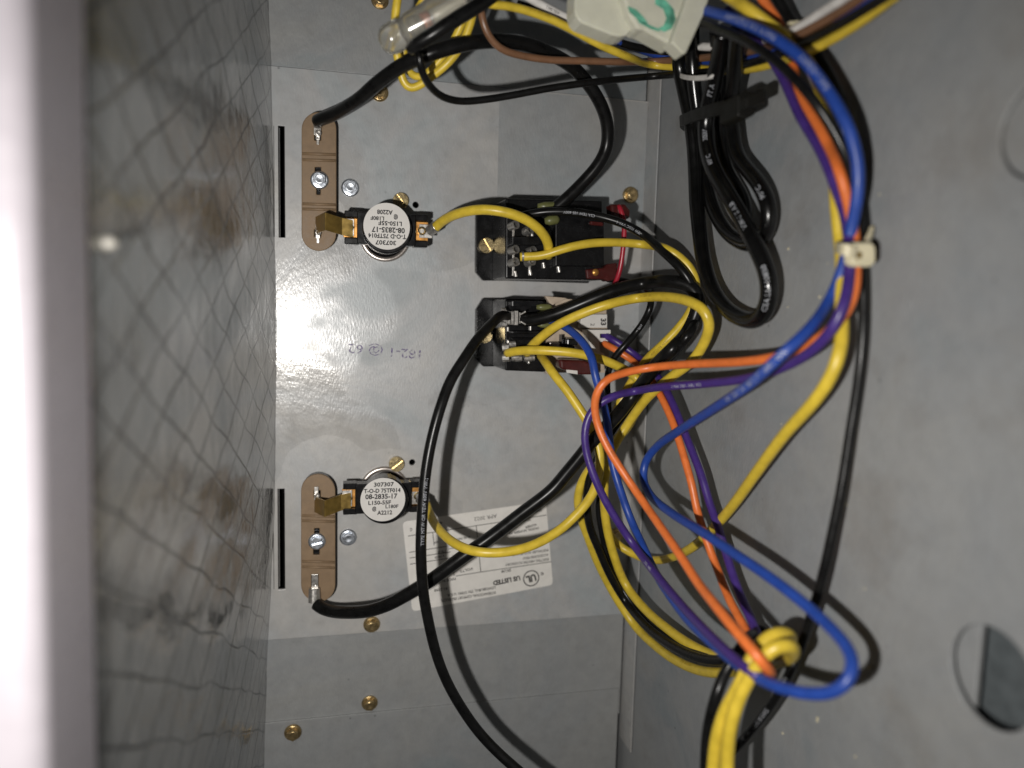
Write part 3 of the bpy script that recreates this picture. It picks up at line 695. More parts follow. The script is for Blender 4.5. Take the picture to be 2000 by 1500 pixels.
# ------------------------------------------------------------------ wires
def spline(pts, step=0.0009):
    """centripetal Catmull-Rom through pts, resampled"""
    Q = [pts[0] * 2 - pts[1]] + pts + [pts[-1] * 2 - pts[-2]]; dense = []
    for i in range(1, len(Q) - 2):
        p0, p1, p2, p3 = Q[i - 1:i + 3]
        t0 = 0; t1 = t0 + max((p1 - p0).length, 1e-6) ** .5; t2 = t1 + max((p2 - p1).length, 1e-6) ** .5; t3 = t2 + max((p3 - p2).length, 1e-6) ** .5
        for k in range(14):
            t = t1 + (t2 - t1) * k / 14
            A1 = p0 * ((t1 - t) / (t1 - t0)) + p1 * ((t - t0) / (t1 - t0)); A2 = p1 * ((t2 - t) / (t2 - t1)) + p2 * ((t - t1) / (t2 - t1)); A3 = p2 * ((t3 - t) / (t3 - t2)) + p3 * ((t - t2) / (t3 - t2))
            B1 = A1 * ((t2 - t) / (t2 - t0)) + A2 * ((t - t0) / (t2 - t0)); B2 = A2 * ((t3 - t) / (t3 - t1)) + A3 * ((t - t1) / (t3 - t1))
            dense.append(B1 * ((t2 - t) / (t2 - t1)) + B2 * ((t - t1) / (t2 - t1)))
    dense.append(pts[-1])
    for _ in range(3):                                              # relax the small kinks of the traced points
        dense = [dense[0]] + [(dense[i - 1] + dense[i] * 2 + dense[i + 1]) / 4 for i in range(1, len(dense) - 1)] + [dense[-1]]
    out = [dense[0]]; acc = 0
    for a, b_ in zip(dense, dense[1:]):
        l = (b_ - a).length; pos = step - acc
        while pos <= l: out.append(a + (b_ - a) * (pos / l)); pos += step
        acc = (acc + l) % step if l else acc
    for _ in range(6):
        out = [out[0]] + [(out[i - 1] + out[i] * 2 + out[i + 1]) / 4 for i in range(1, len(out) - 1)] + [out[-1]]
    return out
def tube_bm(path, r, seg=14):
    bm = bmesh.new(); T = [(path[min(i + 1, len(path) - 1)] - path[max(i - 1, 0)]).normalized() for i in range(len(path))]
    n = T[0].orthogonal().normalized(); rings = []
    for p, t in zip(path, T):
        n = (n - t * n.dot(t)).normalized(); b_ = t.cross(n)
        rings.append([bm.verts.new(p + (n * math.cos(2 * math.pi * k / seg) + b_ * math.sin(2 * math.pi * k / seg)) * r) for k in range(seg)])
    for A, B in zip(rings, rings[1:]):
        for k in range(seg): bm.faces.new((A[k], A[(k + 1) % seg], B[(k + 1) % seg], B[k]))
    bm.faces.new(rings[0][::-1]); bm.faces.new(rings[-1]); return bm
def wrap_text(path, near, txt, size, r, flip=False, off=0.0, bold=0.0):
    """lettering printed round the outside of a wire; near = photo pixel where it is centred"""
    i0 = min(range(len(path)), key=lambda i: (proj(path[i])[0] - near[0]) ** 2 + (proj(path[i])[1] - near[1]) ** 2)
    me = text_data(txt, size, bold); step = (path[1] - path[0]).length
    step = sum((path[i + 1] - path[i]).length for i in range(len(path) - 1)) / (len(path) - 1)
    for v in me.vertices:
        x, y = v.co.x, v.co.y
        f = i0 + (-x if flip else x) / step; f = min(max(f, 0), len(path) - 1.001); i = int(f); fr = f - i
        c = path[i].lerp(path[i + 1], fr)
        ta = (path[min(i + 2, len(path) - 1)] - path[max(i - 1, 0)]).normalized()
        n = CAM - c; n = (n - ta * n.dot(ta)).normalized(); tt = -ta if flip else ta; u = n.cross(tt)
        a = y / r + off
        v.co = c + (n * math.cos(a) + u * math.sin(a)) * (r + 0.00004)
    return me
WIRES = {}
def wire(name, label, mat, od, pts, group, prints=(), pm=None, seg=14, cat='wire'):
    path = spline([PS(*p) for p in pts]); r = od / 2 * MM
    o = tag(obj(name, tube_bm(path, r, seg), mat, smooth=True), label, cat, group)
    for near, txt, size, flip, off in prints:
        obj('printed_text', wrap_text(path, near, txt, size * MM * 0.85, r, flip, off), pm or M_WPRINT, o)
    WIRES[label] = (o, path); return o
GY, GK, GO, GP, GB = 'yellow wires', 'black wires', 'orange wires', 'purple wires', 'blue wires'
# --- black
wA = wire('black_wire', 'thick black wire arching from the upper tan strip to the top of the upper relay', M_BLACKW, 3.75,
     [(620, 236, 8), (632, 231, 11), (655, 222, 16), (700, 195, 28), (740, 160, 38), (790, 125, 46), (830, 108, 50), (900, 87, 50), (950, 80, 47), (1000, 82, 44), (1040, 90, 42), (1075, 105, 40), (1105, 121, 38), (1125, 137, 36), (1155, 172, 34), (1178, 214, 32), (1187, 250, 30), (1185, 288, 28), (1170, 320, 27), (1140, 355, 25), (1113, 382, 24), (1090, 402, 23), (1066, 420, 22)], GK)
wD = wire('black_wire', 'thick black wire sweeping from the lower tan strip across the rating label', M_BLACKW, 3.85,
     [(1020, 624, 23), (1038, 625, 25), (1060, 621, 27), (1100, 608, 30), (1153, 586, 33), (1207, 565, 35), (1260, 553, 33), (1305, 549, 24), (1344, 556, 14), (1364, 580, 9), (1360, 612, 9), (1342, 650, 14), (1315, 680, 28), (1280, 715, 33), (1235, 775, 38), (1199, 818, 40), (1160, 858, 42), (1130, 896, 42), (1100, 932, 42), (1080, 956, 42), (1020, 1002, 40), (960, 1048, 38), (900, 1090, 37), (840, 1134, 35), (800, 1158, 33), (760, 1180, 30), (720, 1193, 25), (680, 1196, 19), (648, 1194, 13), (626, 1187, 9.5), (614, 1176, 8)], GK)
wC = wire('black_wire', 'black wire hanging from the lower relay past the lower thermostat', M_BLACKW, 2.95,
     [(992, 618, 23.5), (983, 615, 25.5), (972, 621, 29), (959, 634, 33), (932, 663, 37), (911, 694, 40), (880, 743, 42), (862, 790, 44), (845, 850, 45), (832, 920, 46), (825, 1000, 47), (822, 1070, 47), (826, 1150, 46), (835, 1205, 45), (850, 1270, 44), (870, 1325, 43), (900, 1380, 42), (937, 1432, 42), (975, 1472, 44), (1010, 1503, 46), (1060, 1545, 48), (1180, 1640, 48)], GK,
     [((823, 1000), 'TYPE MTW OR TEW 600V VW-1', 1.5, True, -0.3)])
wB = wire('black_wire', 'thin black wire looping under the clear crimp cap and along the top bundle', M_BLACKW, 1.9,
     [(818, 105, 58), (820, 122, 58), (825, 142, 56), (835, 162, 53), (862, 188, 47), (900, 198, 43), (950, 194, 42), (1000, 186, 42), (1075, 172, 43), (1162, 160, 44), (1275, 149, 36), (1340, 144, 22), (1400, 138, 16), (1475, 121, 14), (1510, 110, 14), (1575, 80, 12), (1650, 42, 11), (1690, 18, 11), (1745, -15, 11)], GK)
wF = wire('black_wire', 'black wire with white print curving over the upper relay and down to the lower bundle', M_BLACKW, 2.5,
     [(1010, 424, 22), (1035, 418, 25), (1073, 413, 27), (1127, 415, 29), (1180, 425, 31), (1220, 438, 33), (1258, 459, 33), (1290, 487, 28), (1326, 521, 20), (1350, 554, 13), (1360, 590, 8), (1358, 625, 9), (1344, 655, 20), (1314, 692, 23), (1270, 742, 26), (1235, 787, 29), (1196, 840, 30), (1168, 890, 30), (1150, 940, 29), (1146, 980, 28), (1152, 1030, 27), (1169, 1072, 27), (1190, 1121, 27), (1222, 1175, 27), (1265, 1226, 24), (1325, 1268, 19), (1378, 1288, 15), (1420, 1288, 12), (1450, 1268, 10), (1468, 1250, 12), (1470, 1240, 18), (1458, 1250, 26), (1440, 1276, 32), (1418, 1310, 37), (1402, 1350, 42), (1389, 1395, 44), (1381, 1440, 44), (1378, 1520, 44), (1380, 1700, 44)], GK,
     [((1130, 415), 'CSA TEW 105 600V', 1.3, True, 0.1), ((1228, 443), 'TEW 105C VW-1', 1.3, True, 0.1)])
wG = wire('black_wire', 'thin glossy black wire bending round beside the lower relay plug', M_BLACKW, 2.0,
     [(1186, 545, 15), (1215, 548, 18), (1250, 558, 24), (1268, 575, 26), (1272, 595, 28), (1265, 614, 30), (1247, 643, 32), (1220, 675, 32), (1199, 699, 30), (1186, 735, 28), (1188, 790, 27), (1190, 850, 27), (1184, 910, 26), (1174, 955, 26), (1168, 990, 25), (1175, 1040, 25), (1188, 1094, 25), (1210, 1142, 25), (1250, 1199, 21), (1310, 1249, 17), (1370, 1277, 13), (1420, 1284, 9), (1455, 1262, 7), (1470, 1240, 7), (1480, 1228, 7), (1492, 1226, 6), (1494, 1238, 5)], GK,
     [((1253, 635), 'AWM', 1.1, False, 0.0)])
wK = wire('black_wire', 'black wire running the length of the side wall through the white tie', M_BLACKW, 2.05,
     [(1300, 18, 54), (1340, 32, 50), (1372, 45, 45), (1412, 60, 40), (1450, 76, 36), (1487, 98, 32), (1525, 126, 28), (1562, 163, 24), (1595, 203, 20), (1625, 248, 15), (1650, 296, 11), (1668, 350, 7), (1676, 410, 5), (1681, 470, 4), (1685, 530, 3.5), (1687, 590, 3), (1686, 650, 3), (1680, 720, 3), (1671, 785, 3), (1661, 845, 3.5), (1652, 905, 4), (1640, 974, 5), (1626, 1040, 6), (1613, 1100, 7), (1595, 1168, 8), (1577, 1224, 9), (1556, 1284, 10), (1535, 1329, 11), (1514, 1365, 12), (1484, 1407, 14), (1445, 1452, 16), (1410, 1490, 20), (1370, 1550, 24), (1300, 1680, 28)], GK,
     [((1545, 1308), '600V AWM 1015', 1.35, True, 0.25), ((1478, 1414), 'UL VW-1 AWM 10 AWG', 1.45, True, 0.05)])
wire('black_wire', 'short black wire lying along the underside of the clear crimp cap', M_BLACKW, 3.3,
     [(800, 94, 58), (818, 84, 60), (850, 64, 62), (900, 31, 63), (945, 4, 62), (985, -25, 60)], GK)
wire('black_wire', 'black strand standing in for wire shadow past the white tie on the side wall', M_BLACKW, 2.2,  # added strand, its black stands in for the cast shadow beside the blue wire
     [(1508, -25, 14), (1524, 5, 11), (1545, 40, 8), (1570, 80, 7), (1610, 130, 5), (1640, 190, 4), (1662, 260, 3), (1676, 330, 2.5), (1684, 400, 2.2), (1690, 470, 2.2), (1692, 500, 2.2)], GK)
# --- yellow
wire('yellow_wire', 'yellow wire arcing from the upper thermostat onto the upper relay', M_YELLOW, 2.9,
     [(848, 447, 13.5), (856, 438, 15), (870, 428, 18), (886, 420, 22), (910, 413, 26), (940, 409, 29), (975, 412, 31), (1010, 421, 31), (1039, 436, 30), (1062, 458, 28), (1072, 482, 25), (1070, 503, 22)], GY)
wire('yellow_wire', 'long yellow wire through the white tie and back to the upper relay', M_YELLOW, 2.55,
     [(1385, -40, 55), (1410, -18, 50), (1440, 3, 38), (1475, 27, 28), (1512, 56, 20), (1545, 82, 14), (1580, 124, 10), (1606, 182, 7), (1622, 260, 6), (1630, 335, 6), (1634, 410, 7), (1641, 470, 6), (1645, 530, 7), (1643, 600, 9), (1645, 650, 10), (1638, 695, 12), (1620, 740, 13), (1590, 784, 14), (1535, 845, 14), (1475, 926, 12), (1430, 989, 10), (1388, 1037, 9), (1355, 1067, 9), (1315, 1088, 9), (1280, 1094, 11), (1245, 1086, 16), (1205, 1062, 18), (1186, 1030, 20), (1178, 980, 22), (1174, 920, 24), (1180, 868, 26), (1199, 815, 28), (1214, 779, 30), (1240, 735, 29), (1264, 701, 26), (1290, 677, 22), (1320, 647, 14), (1348, 610, 8), (1360, 572, 6), (1355, 536, 8), (1335, 509, 14), (1305, 488, 24), (1260, 478, 28), (1220, 474, 28), (1153, 475, 28), (1100, 486, 27), (1060, 499, 25), (1030, 501, 24), (1012, 502, 23.5)], GY,
     [((1290, 677), 'TEW 105C 600V', 1.2, True, 0.0)], pm=M_DPRINT)
wire('yellow_wire', 'yellow wire running level over the lower relay, ending in the yellow coil below', M_YELLOW, 2.7,
     [(990, 690, 21), (1000, 687, 23), (1033, 684, 27), (1070, 685, 30), (1113, 688, 32), (1167, 699, 33), (1207, 715, 33), (1240, 735, 31), (1256, 758, 29), (1255, 779, 29), (1244, 803, 30), (1225, 835, 32), (1205, 858, 32), (1180, 885, 31), (1155, 912, 29), (1138, 938, 27), (1129, 968, 26), (1131, 1000, 25), (1145, 1040, 24), (1168, 1100, 21), (1205, 1170, 20), (1240, 1222, 17), (1268, 1251, 14), (1310, 1284, 12), (1355, 1306, 11), (1400, 1314, 11), (1450, 1308, 10), (1490, 1299, 10), (1518, 1293, 12), (1541, 1285, 16), (1550, 1272, 21), (1541, 1260, 26), (1520, 1261, 30), (1500, 1273, 33), (1480, 1297, 36), (1460, 1330, 39), (1441, 1370, 42), (1428, 1412, 44), (1422, 1455, 44), (1420, 1525, 44), (1424, 1710, 44)], GY,
     [((1345, 1303), 'TEW 105C 600V', 1.2, False, 0.4)], pm=M_DPRINT)
wire('yellow_wire', 'yellow wire arching high over the lower relay, then down to the yellow coil', M_YELLOW, 2.75,
     [(1028, 690, 20), (1040, 674, 24), (1060, 656, 28), (1087, 636, 32), (1140, 611, 37), (1193, 593, 40), (1247, 582, 39), (1305, 580, 31), (1350, 590, 25), (1377, 608, 21), (1386, 632, 18), (1380, 659, 17), (1355, 702, 19), (1310, 737, 25), (1265, 776, 33), (1225, 830, 34), (1195, 880, 33), (1182, 930, 31), (1180, 980, 29), (1186, 1034, 28), (1202, 1094, 27), (1222, 1142, 26), (1258, 1188, 22), (1310, 1233, 17), (1355, 1263, 13), (1400, 1282, 10), (1445, 1280, 8), (1490, 1270, 9), (1525, 1262, 11), (1543, 1253, 15), (1540, 1240, 20), (1521, 1236, 25), (1500, 1245, 29), (1480, 1266, 33), (1464, 1297, 37), (1443, 1342, 41), (1418, 1385, 44), (1403, 1430, 46), (1396, 1470, 46), (1392, 1530, 46), (1394, 1700, 46)], GY,
     [((1270, 582), 'CSA TEW 105C', 1.2, False, 0.3)], pm=M_DPRINT)
wire('yellow_wire', 'yellow wire swinging from the lower relay to the lower thermostat across the rating label', M_YELLOW, 2.7,
     [(1056, 694, 20), (1062, 702, 25), (1070, 714, 30), (1081, 730, 33), (1103, 757, 36), (1124, 787, 38), (1151, 830, 40), (1166, 862, 41), (1172, 890, 42), (1170, 925, 42), (1160, 960, 43), (1139, 991, 44), (1115, 1016, 44), (1100, 1030, 44), (1060, 1056, 45), (1020, 1072, 46), (980, 1079, 46), (940, 1079, 45), (910, 1072, 42), (880, 1056, 36), (854, 1030, 27), (840, 1006, 19), (832, 983, 14)], GY)
wire('yellow_wire', 'yellow wire slanting down through the bundle behind the brown wire at the top', M_YELLOW, 2.0,
     [(930, -14, 58), (940, 3, 60), (955, 8, 60), (1000, 13, 58), (1075, 37, 56), (1125, 62, 55), (1175, 89, 54), (1225, 110, 52), (1275, 127, 38), (1350, 133, 20), (1425, 138, 13), (1500, 127, 12), (1587, 96, 10), (1650, 62, 9), (1700, 28, 9), (1750, -12, 9)], GY,
     [((1050, 28), 'TEW 105C 600V', 1.0, False, 0.5), ((1215, 106), 'TYPE', 1.0, False, 0.5)], pm=M_DPRINT)
wire('yellow_wire', 'yellow wire making the outer loop behind the clear crimp cap', M_YELLOW, 2.1,
     [(780, -25, 46), (776, 0, 46), (772, 30, 45), (771, 70, 44), (776, 110, 43), (782, 138, 42), (789, 165, 41), (800, 175, 41), (818, 168, 42), (845, 148, 44), (870, 128, 46), (890, 106, 47), (905, 80, 48), (916, 55, 49), (924, 25, 50), (930, -15, 50)], GY)
wire('yellow_wire', 'yellow wire making the inner loop behind the clear crimp cap', M_YELLOW, 2.0,
     [(840, -20, 44), (815, 20, 42), (795, 60, 40), (788, 100, 38), (792, 130, 37), (804, 148, 37), (822, 152, 38), (845, 134, 40), (868, 106, 42), (888, 76, 44), (902, 46, 46), (915, 10, 47), (922, -20, 47)], GY)
# --- orange, purple, blue
wire('orange_wire', 'orange wire looping down from the lower relay and back up through the white tie', M_ORANGE, 2.1,
     [(1462, -40, 30), (1484, -12, 24), (1500, 15, 19), (1520, 42, 13), (1542, 100, 8), (1556, 160, 9), (1572, 200, 10), (1595, 240, 10), (1620, 288, 9), (1638, 330, 11), (1650, 370, 9), (1660, 410, 8), (1667, 450, 7), (1671, 500, 7), (1671, 545, 8), (1667, 575, 9), (1657, 602, 10), (1628, 638, 12), (1605, 658, 13), (1560, 683, 14), (1500, 700, 18), (1440, 707, 23), (1350, 711, 33), (1270, 718, 50), (1220, 728, 59), (1181, 744, 60), (1166, 766, 59), (1161, 794, 58), (1170, 838, 58), (1190, 880, 60), (1220, 927, 62), (1256, 980, 58), (1295, 1036, 52), (1334, 1093, 48), (1358, 1131, 46), (1402, 1188, 45), (1446, 1242, 42), (1484, 1287, 38), (1502, 1310, 33), (1505, 1314, 27), (1492, 1290, 20), (1472, 1258, 16), (1458, 1233, 14), (1445, 1209, 14), (1424, 1170, 14), (1404, 1119, 14), (1389, 1080, 15), (1376, 1043, 17), (1361, 995, 18), (1352, 950, 20), (1337, 896, 22), (1316, 830, 24), (1292, 776, 26), (1268, 737, 27), (1235, 704, 28), (1197, 680, 25), (1176, 669, 21)], GO,
     [((1182, 862), 'TYPE TEW 105C 600V', 1.1, False, 0.4)], pm=M_OPRINT)
wire('purple_wire', 'purple wire looping down from the lower relay and back up through the white tie', M_PURPLE, 2.15,
     [(1420, 20, 24), (1470, 70, 18), (1505, 112, 13), (1526, 145, 11), (1543, 182, 11), (1563, 227, 11), (1595, 280, 10), (1618, 328, 10), (1634, 372, 9), (1648, 410, 8), (1656, 450, 8), (1660, 494, 9), (1659, 535, 10), (1653, 577, 12), (1638, 620, 14), (1614, 658, 15), (1575, 693, 16), (1530, 717, 17), (1470, 737, 20), (1380, 749, 28), (1290, 756, 44), (1240, 764, 52), (1200, 773, 54), (1168, 790, 53), (1150, 812, 52), (1142, 845, 52), (1145, 881, 52), (1157, 922, 53), (1178, 970, 54), (1206, 1018, 55), (1236, 1062, 54), (1280, 1120, 48), (1340, 1192, 44), (1400, 1254, 42), (1445, 1295, 40), (1480, 1322, 37), (1500, 1327, 30), (1497, 1290, 19), (1484, 1250, 13), (1472, 1221, 11), (1460, 1194, 11), (1445, 1161, 11), (1431, 1122, 11), (1418, 1080, 11), (1403, 1031, 12), (1386, 983, 13), (1370, 929, 15), (1349, 875, 17), (1324, 812, 20), (1307, 773, 22), (1281, 731, 25), (1243, 695, 27), (1197, 663, 24), (1177, 653, 20)], GP,
     [((1345, 753), 'CSA TEW 105C VW-1', 1.25, False, 0.1), ((1272, 1108), 'TEW 105C', 1.1, True, 0.3)])
wBL = wire('blue_wire', 'thick blue printed wire making a wide loop near the round opening in the wall', M_BLUE, 2.28,
     [(1066, 626, 19), (1080, 627, 25), (1098, 635, 30), (1121, 651, 36), (1140, 671, 40), (1156, 699, 44), (1163, 736, 46), (1172, 765, 46), (1180, 795, 45), (1186, 825, 44), (1191, 866, 44), (1195, 900, 44), (1206, 940, 46), (1230, 1010, 48), (1257, 1070, 45), (1282, 1122, 42), (1342, 1208, 39), (1400, 1264, 38), (1450, 1305, 37), (1499, 1333, 35), (1550, 1350, 31), (1595, 1356, 27), (1634, 1349, 24), (1657, 1331, 22), (1667, 1302, 20), (1660, 1272, 19), (1636, 1240, 19), (1595, 1200, 20), (1550, 1162, 22), (1490, 1118, 26), (1430, 1078, 30), (1370, 1038, 34), (1310, 1001, 38), (1271, 968, 41), (1256, 935, 41), (1260, 903, 39), (1282, 873, 35), (1325, 842, 33), (1400, 794, 32), (1470, 746, 33), (1530, 690, 29), (1580, 643, 20), (1616, 594, 11), (1637, 550, 8), (1652, 500, 8), (1662, 450, 8), (1672, 400, 9), (1677, 350, 10), (1674, 310, 11), (1662, 262, 13), (1643, 220, 15), (1612, 170, 18), (1575, 122, 22), (1525, 82, 27), (1475, 54, 32), (1425, 34, 38), (1378, 20, 43), (1320, 5, 52)], GB,
     [((1470, 746), 'VW-1 CSA TEW 105\u00b0C FT1 600V OR', 1.75, False, 0.05), ((1470, 52), 'AWM STYLE 1015 16 AWG', 1.7, True, 0.0), ((1590, 145), 'E107073 * TYPE', 1.6, True, 0.0)])
# --- bundle at the top
wire('brown_wire', 'brown wire curving down beside the clear crimp cap into the top bundle', M_BROWN, 1.85,
     [(930, -15, 52), (938, 8, 52), (942, 38, 52), (952, 66, 51), (966, 86, 50), (985, 99, 49), (1025, 110, 47), (1075, 117, 46), (1150, 119, 46), (1215, 121, 45), (1275, 120, 38), (1340, 116, 24), (1400, 110, 17), (1475, 98, 15), (1562, 67, 13), (1625, 33, 12), (1665, 8, 12), (1700, -18, 12)], 'wires in the bundle at the top')
wire('white_wire', 'white wire passing behind the cream connector in the bundle at the top', M_WHITEW, 2.0,
     [(1010, -20, 54), (1040, 0, 54), (1075, 18, 53), (1112, 37, 52), (1150, 52, 51), (1237, 66, 50), (1300, 83, 38), (1360, 90, 24), (1400, 92, 18), (1457, 88, 16), (1510, 76, 14), (1557, 56, 13), (1600, 28, 12), (1640, 2, 12), (1670, -20, 12)], 'wires in the bundle at the top',
     [((1080, 20), 'TYPE TEW', 1.0, False, 0.0)], pm=M_GREYINK)
wire('blue_wire', 'thin blue wire showing between brown and black wires in the bundle at the top', M_BLUE, 1.9,
     [(1200, 80, 48), (1300, 112, 28), (1380, 121, 14), (1437, 117, 12), (1480, 110, 12), (1560, 80, 11), (1610, 55, 10), (1645, 34, 10), (1697, -2, 10), (1730, -25, 10)], GB)
wire('black_wire', 'black wire squeezed between the white and yellow wires in the bundle at the top', M_BLACKW, 2.0,
     [(1010, 8, 50), (1075, 28, 50), (1125, 48, 49), (1175, 70, 48), (1240, 92, 46), (1320, 102, 26), (1420, 100, 13), (1500, 88, 11), (1560, 62, 10), (1630, 22, 9), (1690, -15, 9)], GK)
# --- red lead
wR = wire('red_wire', 'short red wire joining the two red spade sleeves of the upper relay', M_RED, 1.55,
     [(1208, 402, 22), (1214, 412, 23), (1219, 432, 23), (1219, 460, 22), (1216, 495, 21), (1209, 535, 20), (1198, 560, 18), (1186, 585, 15)], 'red leads')

# crimped ends
def crimp(o, px, py, z, bmf, mat=None):
    bm = bmesh.new(); bmf(bm); return obj('crimp_terminal', bm, mat or M_TIN, o, bevel=0.08)
def flag(bm):
    a, b_ = P(984, 612, 22.5), P(1024, 624, 22.5)
    for x0, x1, h in ((984, 990, 15), (991, 997, 11), (998, 1003, 13), (1005, 1012, 14), (1014, 1017, 11)):
        prism(bm, [pxy([(x0, 621 - h), (x1, 621 - h), (x1, 621 + h), (x0, 621 + h)], 24.5)], 0.0195, 0.0245 + (0.0004 if x0 in (984, 998) else 0))
    for sg in (1, -1): cyl(bm, P(979, 620 + sg * 13, 24.4), P(988, 620 + sg * 13, 24.6), 0.0009, None, 12)
    for sg in (1, -1): cyl(bm, P(1017, 621 + sg * 7, 25), P(1027, 621 + sg * 13, 25.5), 0.0003, None, 8)
crimp(wC, 0, 0, 0, flag)
def lug2(bm):
    box(bm, P(615, 1140, 6.9), (0.0020, 0.0062, 0.0006)); cyl(bm, P(614, 1148, 7.2), P(614, 1176, 7.8), 0.0017, 0.0019, 16); lathe(bm, P(616, 1142, 7.2), Vector((0, 0, 1)), [(0, 0.0006), (0.0003, 0.0005), (0.0001, 0)], 12)
crimp(wD, 0, 0, 0, lug2)
def lug1(bm):
    cyl(bm, P(621, 234, 8.4), P(620, 248, 7.2), 0.0018, 0.0012, 14); box(bm, P(620, 254, 7.0), (0.0021, 0.0030, 0.0006))
crimp(wA, 0, 0, 0, lug1)
for lab_, a, b_ in (('yellow wire arcing from the upper thermostat onto the upper relay', (838, 452, 12.2), (852, 442, 14)),
                    ('yellow wire swinging from the lower relay to the lower thermostat across the rating label', (818, 972, 12.2), (832, 984, 14))):
    bm = bmesh.new(); cyl(bm, P(*a), P(*b_), 0.0016, 0.0018, 14); c = P(*a); box(bm, c - Vector((0.001, 0, 0.0001)), (0.004, 0.0040, 0.0006))
    obj('crimp_terminal', bm, M_TIN, WIRES[lab_][0], bevel=0.08)
bm = bmesh.new(); a, b_ = P(1019, 501, 23.6), P(1023, 501, 23.7)
cyl(bm, a, b_, 0.00155, None, 18); obj('crimp_terminal', bm, M_TIN, WIRES['long yellow wire through the white tie and back to the upper relay'][0])

# ------------------------------------------------------------------ folded cord with its black tie
def cord_path(pts): return spline([PS(*p) for p in pts], 0.0011)
cr = 4.0
cordpts = [(1330, 60, 34), (1326, 120, 28), (1334, 165, 24), (1345, 215, 20), (1354, 270, 17), (1358, 330, 15), (1360, 390, 15), (1366, 450, 15), (1374, 510, 15), (1390, 562, 14), (1415, 600, 13), (1443, 620, 12), (1468, 627, 11), (1490, 616, 11), (1501, 590, 11), (1503, 556, 12), (1495, 522, 13), (1479, 486, 15), (1460, 449, 17), (1439, 410, 19), (1416, 372, 21), (1397, 338, 22), (1384, 300, 23), (1378, 255, 24), (1384, 205, 25), (1396, 155, 26), (1405, 110, 28), (1412, 60, 32)]
path = cord_path(cordpts)
cord = tag(obj('power_cord', tube_bm(path, cr / 2 * MM, 18), M_CORD, smooth=True), 'glossy black cord with white print folded in its longest loop on the side wall', 'cord', 'folded black cord')
for near, txt, sz in (((1502, 560), 'CSA LL110850', 2.0), ((1447, 424), 'VW-1 II A/B', 2.0), ((1390, 322), '60\u00b0C', 2.0), ((1379, 268), '300V', 2.0), ((1392, 170), 'FT A', 2.0)):
    obj('printed_text', wrap_text(path, near, txt, sz * MM * 0.8, cr / 2 * MM, False, 0.12), M_WPRINT, cord)
cord2 = [(1352, 50, 30), (1352, 110, 25), (1356, 170, 21), (1364, 230, 16), (1370, 300, 10), (1380, 365, 9), (1396, 415, 9), (1416, 449, 8), (1441, 470, 8), (1466, 478, 8), (1488, 468, 8), (1501, 442, 8), (1502, 407, 9), (1491, 374, 10), (1474, 348, 11), (1456, 328, 12), (1438, 302, 13), (1431, 262, 14), (1427, 225, 15), (1427, 190, 17), (1432, 150, 20), (1438, 100, 25), (1442, 55, 30)]
path2 = cord_path(cord2)
c2 = tag(obj('power_cord', tube_bm(path2, 3.7 / 2 * MM, 18), M_CORD, smooth=True), 'glossy black cord folded in the shorter loop behind the printed one', 'cord', 'folded black cord')
obj('printed_text', wrap_text(path2, (1490, 378), '90\u00b0C', 1.7 * MM, 3.7 / 2 * MM, False, 0.3), M_WPRINT, c2)
cord3 = [(1400, 60, 20), (1402, 120, 14), (1404, 180, 10), (1406, 240, 8), (1408, 290, 7), (1418, 330, 6), (1436, 362, 6), (1450, 388, 6), (1456, 420, 6), (1452, 450, 6)]
tag(obj('power_cord', tube_bm(cord_path(cord3), 3.6 / 2 * MM, 16), M_CORD, smooth=True), 'black cord strand buried in the middle of the folded cord', 'cord', 'folded black cord')
def band(pts, wz, th, mat, name, parent=None, close=False):
    """flat strap following world points; width direction per point"""
    path = spline(pts, 0.0008); bm = bmesh.new(); A = []
    for i, p in enumerate(path):
        A.append([bm.verts.new(p + wz * 0.5), bm.verts.new(p - wz * 0.5)])
    fs = [bm.faces.new((a[0], b_[0], b_[1], a[1])) for a, b_ in zip(A, A[1:])]
    bmesh.ops.recalc_face_normals(bm, faces=fs); bmesh.ops.solidify(bm, geom=fs, thickness=th)
    return obj(name, bm, mat, parent, bevel=0.1)
tie = thing('cable_tie', PS(1400, 215, 4), 'black cable tie strapped round the folded black cord', 'cable tie')
up = (PS(1410, 195, 20) - PS(1412, 225, 20)).normalized()
band([PS(1334, 246, 6), PS(1327, 238, 18), PS(1338, 232, 27), PS(1365, 222, 32), PS(1400, 212, 33), PS(1432, 207, 30), PS(1450, 208, 26)], up * 0.0032, 0.0009, M_BLACKM, 'strap', tie)
bm = bmesh.new(); prism(bm, [pxy([(1440, 184), (1458, 176), (1474, 180), (1477, 222), (1458, 233), (1440, 226)], surf(1455, 205) + 27)], (surf(1455, 205) + 19) * MM, (surf(1455, 205) + 27) * MM)
obj('head', bm, M_BLACKM, tie, bevel=0.5)
bm = bmesh.new(); prism(bm, [pxy([(1456, 190), (1484, 173), (1494, 174), (1493, 200), (1480, 206), (1456, 212)], surf(1470, 195) + 27)], (surf(1470, 195) + 24.4) * MM, (surf(1470, 195) + 27.2) * MM)
obj('tail', bm, M_BLACKM, tie, bevel=0.3)
